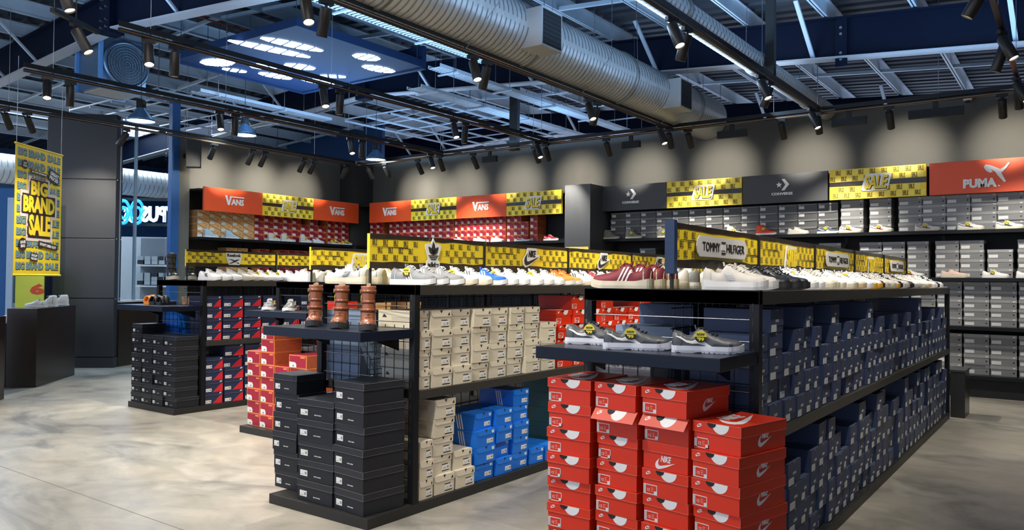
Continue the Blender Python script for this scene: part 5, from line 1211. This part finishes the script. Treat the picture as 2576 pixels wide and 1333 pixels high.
for k, x, w in (('wave_crimson', -2.02, 'white sneaker with crimson wave just right of the last yellow panel'), ('pink_run', -1.52, 'pale pink running shoe on the second wall shelf'), ('white_tag', -1.05, 'white sneaker with tag right of the pink running shoe'), ('white_tag', -.68, 'white sneaker with tag at the right edge, second wall shelf')):
    shoe(k, x, 11.762, 1.541, 0, w)
for k, y, w in (('ice_high', 8.10, 'pale blue high top sneaker, leftmost on the left wall'), ('ice_high', 8.53, 'pale blue high top sneaker, second on the left wall'), ('cream_high', 9.47, 'white high top with tag, third on the left wall'), ('cream_high', 9.77, 'white high top with tag, fourth on the left wall'), ('cream_high', 10.23, 'white high top with tag, fifth on the left wall'), ('white', 10.55, 'white sneaker, sixth on the left wall'), ('yellow_low', 11.03, 'yellow and white sneaker, left of the corner pair'), ('yellow_low', 11.33, 'yellow and white sneaker nearest the room corner')):
    shoe(k, -12.74, y, 2.166, 90, w)
for k, x, w in (('white', -9.98, 'white sneaker on the back wall shelf above the leaf panel'), ('white', -9.48, 'white sneaker second on the back wall shelf above panels'), ('white', -9.05, 'white sneaker third on the back wall shelf above panels'), ('red_low', -8.44, 'red and white sneaker in front of the burgundy boxes'), ('red_low', -7.85, 'red sneaker alone at the dark end of the shelf')):
    shoe(k, x, 11.762, 2.166, 0, w)

# ---------------------------------------------------------------- storefront, plinths, banner, column
dk = mat('brown_black_plinth', (.028, .019, .014), .26, nz=.2, scale=2)
bluep = mat('blue_black_plinth', (.012, .018, .032), .3)
def oriented(name, label, cat, p0, p1): 
    a = math.atan2(p1[1] - p0[1], p1[0] - p0[0]); return thing(name, label, cat, (p0[0], p0[1], 0), a), math.hypot(p1[0] - p0[0], p1[1] - p0[1])
# stepped plinth: long side from (-10.95,4.60) to (-11.90,5.52)
t, L = oriented('display_plinth', 'dark stepped display plinth with three shoes beside the column', 'plinth', (-10.95, 4.60), (-11.90, 5.52))
MB().box(0, -.0, .0, L, .36, 1.02, dk).build('tall_block', t, bevel=.003); MB().box(.0, .365, 0, L, .95, .83, bluep).build('low_block', t, bevel=.003)
# local +y of this frame points to the left/near side
t2, L2 = oriented('display_plinth', 'dark display plinth cut by the left edge of the view', 'plinth', (-10.16, 3.93), (-11.1, 4.84)); MB().box(-1.3, .0, 0, .0, .8, .97, dk).build('block', t2, bevel=.003)
t2.location = (-10.19, 3.96, 0); 
for ch in t2.children: ch.location = (0, .02, 0)
a0 = math.degrees(math.atan2(.92, -.95))
def on_plinth(u, v, z, key, deg, label): 
    a = math.atan2(.92, -.95); x = -10.95 + math.cos(a) * u - math.sin(a) * v; y = 4.60 + math.sin(a) * u + math.cos(a) * v; shoe(key, x, y, z, deg, label)
on_plinth(.40, .05, 1.021, 'white_dark', -146, 'cream low sneaker with dark heel, left of three on the plinth')
on_plinth(.75, .05, 1.021, 'olive_high', -146, 'cream high sneaker, middle of three on the plinth')
on_plinth(1.15, .05, 1.021, 'cream_high', -146, 'white high top with yellow tag, right of three on the plinth')
on_plinth(.45, .42, .831, 'white_dark', -146, 'cream sneaker with dark heel on the lower plinth step')
# column
A, Bc = Vector((-13.21, 5.64, 0)), Vector((-12.42, 6.34, 0)); t, L = oriented('column_cladding', 'large dark grey panelled column left of the glass storefront', 'column', A[:2], Bc[:2])
colm = mat('dark_column_panel', (.034, .035, .038), .42, nz=.18, scale=1.2)
MB().box(.01, .01, 0, L - .01, .24, 4.02, blackm).build('core', t)
for z0, z1 in ((.17, 1.085), (1.10, 2.035), (2.05, 2.975), (2.99, 3.95)):
    MB().box(0, 0, z0, L, .25, z1, colm).build('cladding_panel', t, bevel=.004)
MB().box(-.02, -.02, 0, L + .02, .27, .155, colm).build('kick_plate', t, bevel=.004)
m = MB()
for z in (1.09, 2.04, 2.98): m.tube((L + .0, .04, z), (L + .015, .04, z), .012, steel, 10)
m.build('standoff_fixing', t)
# low wall and storefront glass between column and blue pillar
P0, P1 = (-12.47, 6.47), (-12.98, 7.56)
t, L = oriented('low_partition', 'dark low partition wall under the storefront glass', 'partition', P0, P1); MB().box(0, 0.02, 0, L, .14, 1.03, dk).build('panel', t); MB().box(0, .0, 1.03, L, .16, 1.06, mat('white_sill', (.5, .52, .55), .5)).build('sill', t)
t, L = oriented('storefront_glazing', 'tall clear storefront glass with slim mullion beside the blue pillar', 'window', P0, P1); t['kind'] = 'structure'; t.name = 'window_1'
MB().box(.03, .07, 1.07, L, .082, 4.0, glassm).build('glass_pane', t)
frm = mat('pale_blue_frame', (.35, .45, .55), .35, .4)
for x in (0.0, L * .33): MB().box(x, .05, 1.06, x + .028, .10, 4.0, frm).build('mullion', t)
# left shopfront glazing, frame, poster and stickers
t = thing('window_2', 'blue framed shopfront glazing at the left edge', 'window', (-12.815, 5.365, 0), R(40)); t['kind'] = 'structure'
bf = mat('blue_aluminium_frame', (.008, .09, .26), .4, .3)
MB().box(-2.5, 0, 0, .14, .012, 2.62, glassm).build('glass_pane', t)
for x0, x1, mm in ((-.62, -.435, bf), (-.43, -.335, mat('pale_blue_frame', (.35, .45, .55), .35, .4)), (.145, .20, navysteel)): MB().box(x0, -.04, 0, x1, .06, 2.62, mm).build('frame_post', t)
MB().box(-2.5, -.04, 2.62, .20, .06, 2.76, bf).build('frame_head', t)
MB().box(-2.5, -.020, .90, .14, -.014, 1.03, mat('frosted_band', (.35, .37, .42), .7)).build('frosted_band', t)
t = thing('window_poster', 'lime yellow window poster with a red six below the hanging banner', 'poster', (-12.80, 5.35, .42), R(40))
fn = lambda u, v, n: (u, -n, v)
MB().box(-.30, 0, 0, .12, .019, 1.15, mat('lime_poster', (.72, .74, .06), .5)).build('sheet', t)
m = MB(); m.text('6', .02, .82, .17, 0, .002, mat('red_numeral', (.75, .08, .01), .5), fn, bold=.06, wfit=.22); m.build('numeral', t)
for x, w in ((-.30, 'left'), (-.02, 'right')):
    s = thing('round_sticker', 'round black glass sticker below the poster, %s one' % w, 'sticker', (-12.80 + math.cos(R(40)) * x + .02, 5.35 + math.sin(R(40)) * x - .06, .74), R(40)); m = MB(); m.disc(0, 0, .075, -.035, .004, blackm, fn, 24); m.text('EAT', 0, 0, .045, .004, .006, white, fn, bold=.02, wfit=.09); m.build('disc', s)
# hanging banner
a = math.atan2(4.63 - 3.87, -10.42 + 9.85); BL = math.hypot(.57, .76)
t = thing('hanging_banner', 'tall yellow hanging banner announcing a big brand sale', 'banner', (-9.85, 3.87, 1.465), a)
# the face we see: camera lies on local ... side
fn = lambda u, v, n: (u, -n, v)
MB().box(0, 0, 0, BL, .004, 1.5, yellow).build('cloth', t)
for z in (-.012, 1.50): MB().tube((-.01, .002, z), (BL + .01, .002, z), .012, yellow, 10).build('hem_rod', t)
m = MB(); m.tube((.02, .002, 1.5), (.02, .002, 2.5), .003, steel, 5); m.tube((BL - .02, .002, 1.5), (BL - .02, .002, 2.5), .003, steel, 5); m.build('hanging_cord', t)
gt = mat('grey_teal_print', (.17, .30, .33), .5); bz = mat('brown_black_print', (.035, .02, .015), .5); pk = mat('pale_pink_outline', (.75, .62, .58), .5); by = mat('deep_yellow_print', (.88, .62, .03), .5)
m = MB()
for r_i in range(11):
    z = 1.42 - r_i * .1325
    for wd, x0, x1 in (('BIG', .04, .21), ('BRAND', .24, .58), ('SALE', .62, .90)):
        m.text(wd, (x0 + x1) / 2 + .008, z - .008, .088, 0, .0012, bz, fn, bold=.06, wfit=(x1 - x0)); m.text(wd, (x0 + x1) / 2, z, .088, .0012, .002, gt, fn, bold=.05, wfit=(x1 - x0))
m.build('repeat_lettering', t)
m = MB()
for n0, n1, mt_, g in ((.003, .005, pk, .050), (.005, .006, bz, .014)):
    for x0, x1, z0, z1 in ((.30, .63, .93, 1.11), (.15, .79, .72, .93), (.27, .70, .44, .72)):
        m.prism([(x0 - g, z0 - g), (x1 + g, z0 - g), (x1 + g, z1 + g), (x0 - g, z1 + g)], n0, n1, mt_, fn)
m.prism([(.28, 1.12), (.62, 1.12), (.62, 1.16), (.28, 1.16)], .003, .005, pk, fn); m.text('PLATYPUS', .45, 1.14, .028, .005, .006, bz, fn, bold=.02, wfit=.28)
for wd, x0, x1, zc, hh in (('BIG', .295, .635, 1.02, .172), ('BRAND', .15, .79, .825, .195), ('SALE', .265, .705, .58, .25)):
    m.text(wd, (x0 + x1) / 2 - .012, zc - .014, hh, .006, .008, bz, fn, bold=.07, wfit=x1 - x0 + .03); m.text(wd, (x0 + x1) / 2, zc, hh, .008, .010, yellow, fn, bold=.05, wfit=x1 - x0)
m.build('main_lettering', t)
m = MB()
m.disc(.155, .345, .075, .010, .012, bz, fn, 24, sx=1.05); m.text('SAVE', .155, .37, .035, .012, .013, white, fn, bold=.04, wfit=.10, ang=.1); m.text('BIG', .155, .325, .035, .012, .013, white, fn, bold=.04, wfit=.08, ang=.1)
m.disc(.17, 1.275, .055, .010, .012, bz, fn, 24); m.text('HOT', .17, 1.29, .025, .012, .013, pk, fn, bold=.03, wfit=.07); m.text('DEAL', .17, 1.26, .025, .012, .013, pk, fn, bold=.03, wfit=.08)
def slab(cx, cz, w, h, ang, txts, th):
    ca, sa = math.cos(ang), math.sin(ang); P = [(cx + u * ca - v * sa, cz + u * sa + v * ca) for u, v in ((-w / 2, -h / 2), (w / 2, -h / 2), (w / 2, h / 2), (-w / 2, h / 2))]
    m.prism(P, .010, .012, bz, fn)
    for i, tx in enumerate(txts): v = (len(txts) - 1) * th * .62 - i * th * 1.24; m.text(tx, cx - v * sa, cz + v * ca, th, .012, .013, white, fn, bold=.04, wfit=w * .84, ang=ang)
slab(.76, 1.20, .22, .15, -.25, ['GREAT', 'PRICES'], .045); slab(.45, 1.115 + .09, .36, .04, -.05, ['ALL YOUR FAVE BRANDS'], .02); slab(.66, .345, .40, .07, -.12, ["DON'T MISS OUT"], .035); slab(.38, .20, .14, .10, -.12, ['SHOP', 'NOW'], .032)
m.build('sticker_print', t)

# beyond the glass: mall walls, lit sign seen from behind, other shop
mallw = mat('blue_mall_wall', (.012, .05, .14), .6); mallg = mat('pale_mall_wall', (.16, .22, .28), .6)
struct(MB().box(-24, 13.9, 0, -14.2, 14.0, 6, mallw).build('wall_mall_back')); struct(MB().box(-24, -5, 0, -23.9, 14, 6, mallw).build('wall_mall_left'))
spiral_duct(-16.4, 3.45, .28, 4.0, 13.8, 'air_duct', 'horizontal silver spiral duct visible through the storefront glass', .10)
t = thing('illuminated_sign', 'glowing blue white shop sign seen reversed through the storefront glass', 'sign', (-15.30, 8.62, 2.50), math.atan2(.809, .588) )
# letters face away from us: build along the view-perpendicular direction and mirror
a = math.atan2(8.79 - 8.27, -15.08 + 15.78); t.rotation_euler = (0, 0, a); t.location = (-15.08, 8.79, 2.50)
gl = mat('sign_glow_white', (.6, .75, 1), .5, emit=1.7, emcol=(.45, .65, 1)); gb2 = mat('sign_glow_cyan', (.05, .4, .9), .5, emit=.9, emcol=(.02, .32, 1))
mf = lambda u, v, n: (-u, -n, v)
m = MB(); m.text('PLATYPUS', -.125, .22, .33, 0, .05, gl, mf, bold=.03, wfit=1.35); m.build('letters', t)
m = MB()
for cx in (.64, .92):  # outer emblem is the sign's reflection, built as glowing rings
    q = lambda u, v, n, cx=cx: (-u - cx, -n, v)
    m.lathe([(.20, 0), (.26, 0), (.26, .05), (.20, .05), (.20, 0)], gb2, 28, fn=lambda a_, b_, c_, cx=cx: (-cx + a_ * .55, -c_, .26 + b_)); m.lathe([(.09, 0), (.14, 0), (.14, .05), (.09, .05), (.09, 0)], gb2, 24, fn=lambda a_, b_, c_, cx=cx: (-cx + .01 + a_ * .6, -c_, .24 + b_))
m.build('emblem', t)
m = MB(); m.text('US', .80, .20, .32, 0, .03, gl, mf, bold=.03, wfit=.23); m.build('letters', t)  # reflected repeat of the sign's end, built as glowing letters
m = MB(); m.box(-1.4, .06, -.02, 1.6, .10, .04, blackm); m.box(-1.4, .06, .50, 1.6, .10, .56, blackm); m.build('backing_rail', t)
for x in (-1.35, 1.5): MB().box(x, .07, -2.5, x + .06, .13, 0, mallw).build('sign_post', t)
def far_shelf(x, y, rz, L, label):
    t = thing('far_shop_shelving', label, 'shelving', (x, y, 0), rz)
    fm = mat('far_shop_grey', (.20, .21, .22), .6); MB().box(0, 0, 0, L, .05, 2.3, fm).build('back_panel', t)
    for z in (.35, .8, 1.25, 1.7): MB().box(0, -.35, z - .03, L, 0, z, whi).build('shelf', t)
    return t
o = tag(MB().box(-1.2, .5, 0, 3.2, .6, 2.35, mat('far_shop_pale_wall', (.42, .42, .42), .6)).build('far_shop_wall'), 'pale back wall of the shop across the mall', 'wall'); o.location = (-16.9, 9.2, 0); o.rotation_euler = (0, 0, R(42))
far_shelf(-16.9, 9.2, R(42), 2.6, 'pale shelving of the shop across the mall, behind the glass')
fr = random.Random(3)
for r_i, z in enumerate((1.27, 1.72)):
    for i in range(16):
        a = R(42); u = .1 + i * .15; x = -16.9 + math.cos(a) * u + math.sin(a) * .2; y = 9.2 + math.sin(a) * u - math.cos(a) * .2
        for k in range(3 if r_i == 0 else 2):
            o = tag(MB().box(-.06, -.1, 0, .06, .1, .085, lgr if (i + k) % 4 else blk).build('shoe_box'), 'small pale box across the mall, %s up, %s stack, %s shelf' % (ORD[k + 1], ORD[i + 1], 'upper' if r_i else 'lower'), 'shoe box', 'boxes across the mall'); o.location = (x, y, z + k * .088); o.rotation_euler = (0, 0, a)
for i in range(5):
    t = thing('far_downlight', 'small ceiling lamp across the mall, %s from the left' % ORD[i + 1], 'lamp', (-15.9 + i * .25, 9.6 + i * .42, 2.55)); MB().lathe([(.05, 0), (.06, .15), (0, .16)], blackm, 14).build('housing', t); MB().lathe([(0, .01), (.045, .01)], lampglow, 14).build('lens', t); MB().tube((0, 0, .15), (0, 0, 2.95), .006, blackm, 5).build('cord', t)
area_light('mall_fill_light', (-17.5, 8.0, 5.0), 4.0, 260, (.72, .85, 1.0), sy=5.0)  # added cool fill to brighten the shop across the mall
area_light('mall_entrance_cool_light', (-15.5, 4.0, 4.2), 3.0, 160, (.6, .78, 1.0), sy=3.0)  # cool area lamp under the roof on the entrance side
for k_ in SP: discard(SP[k_])
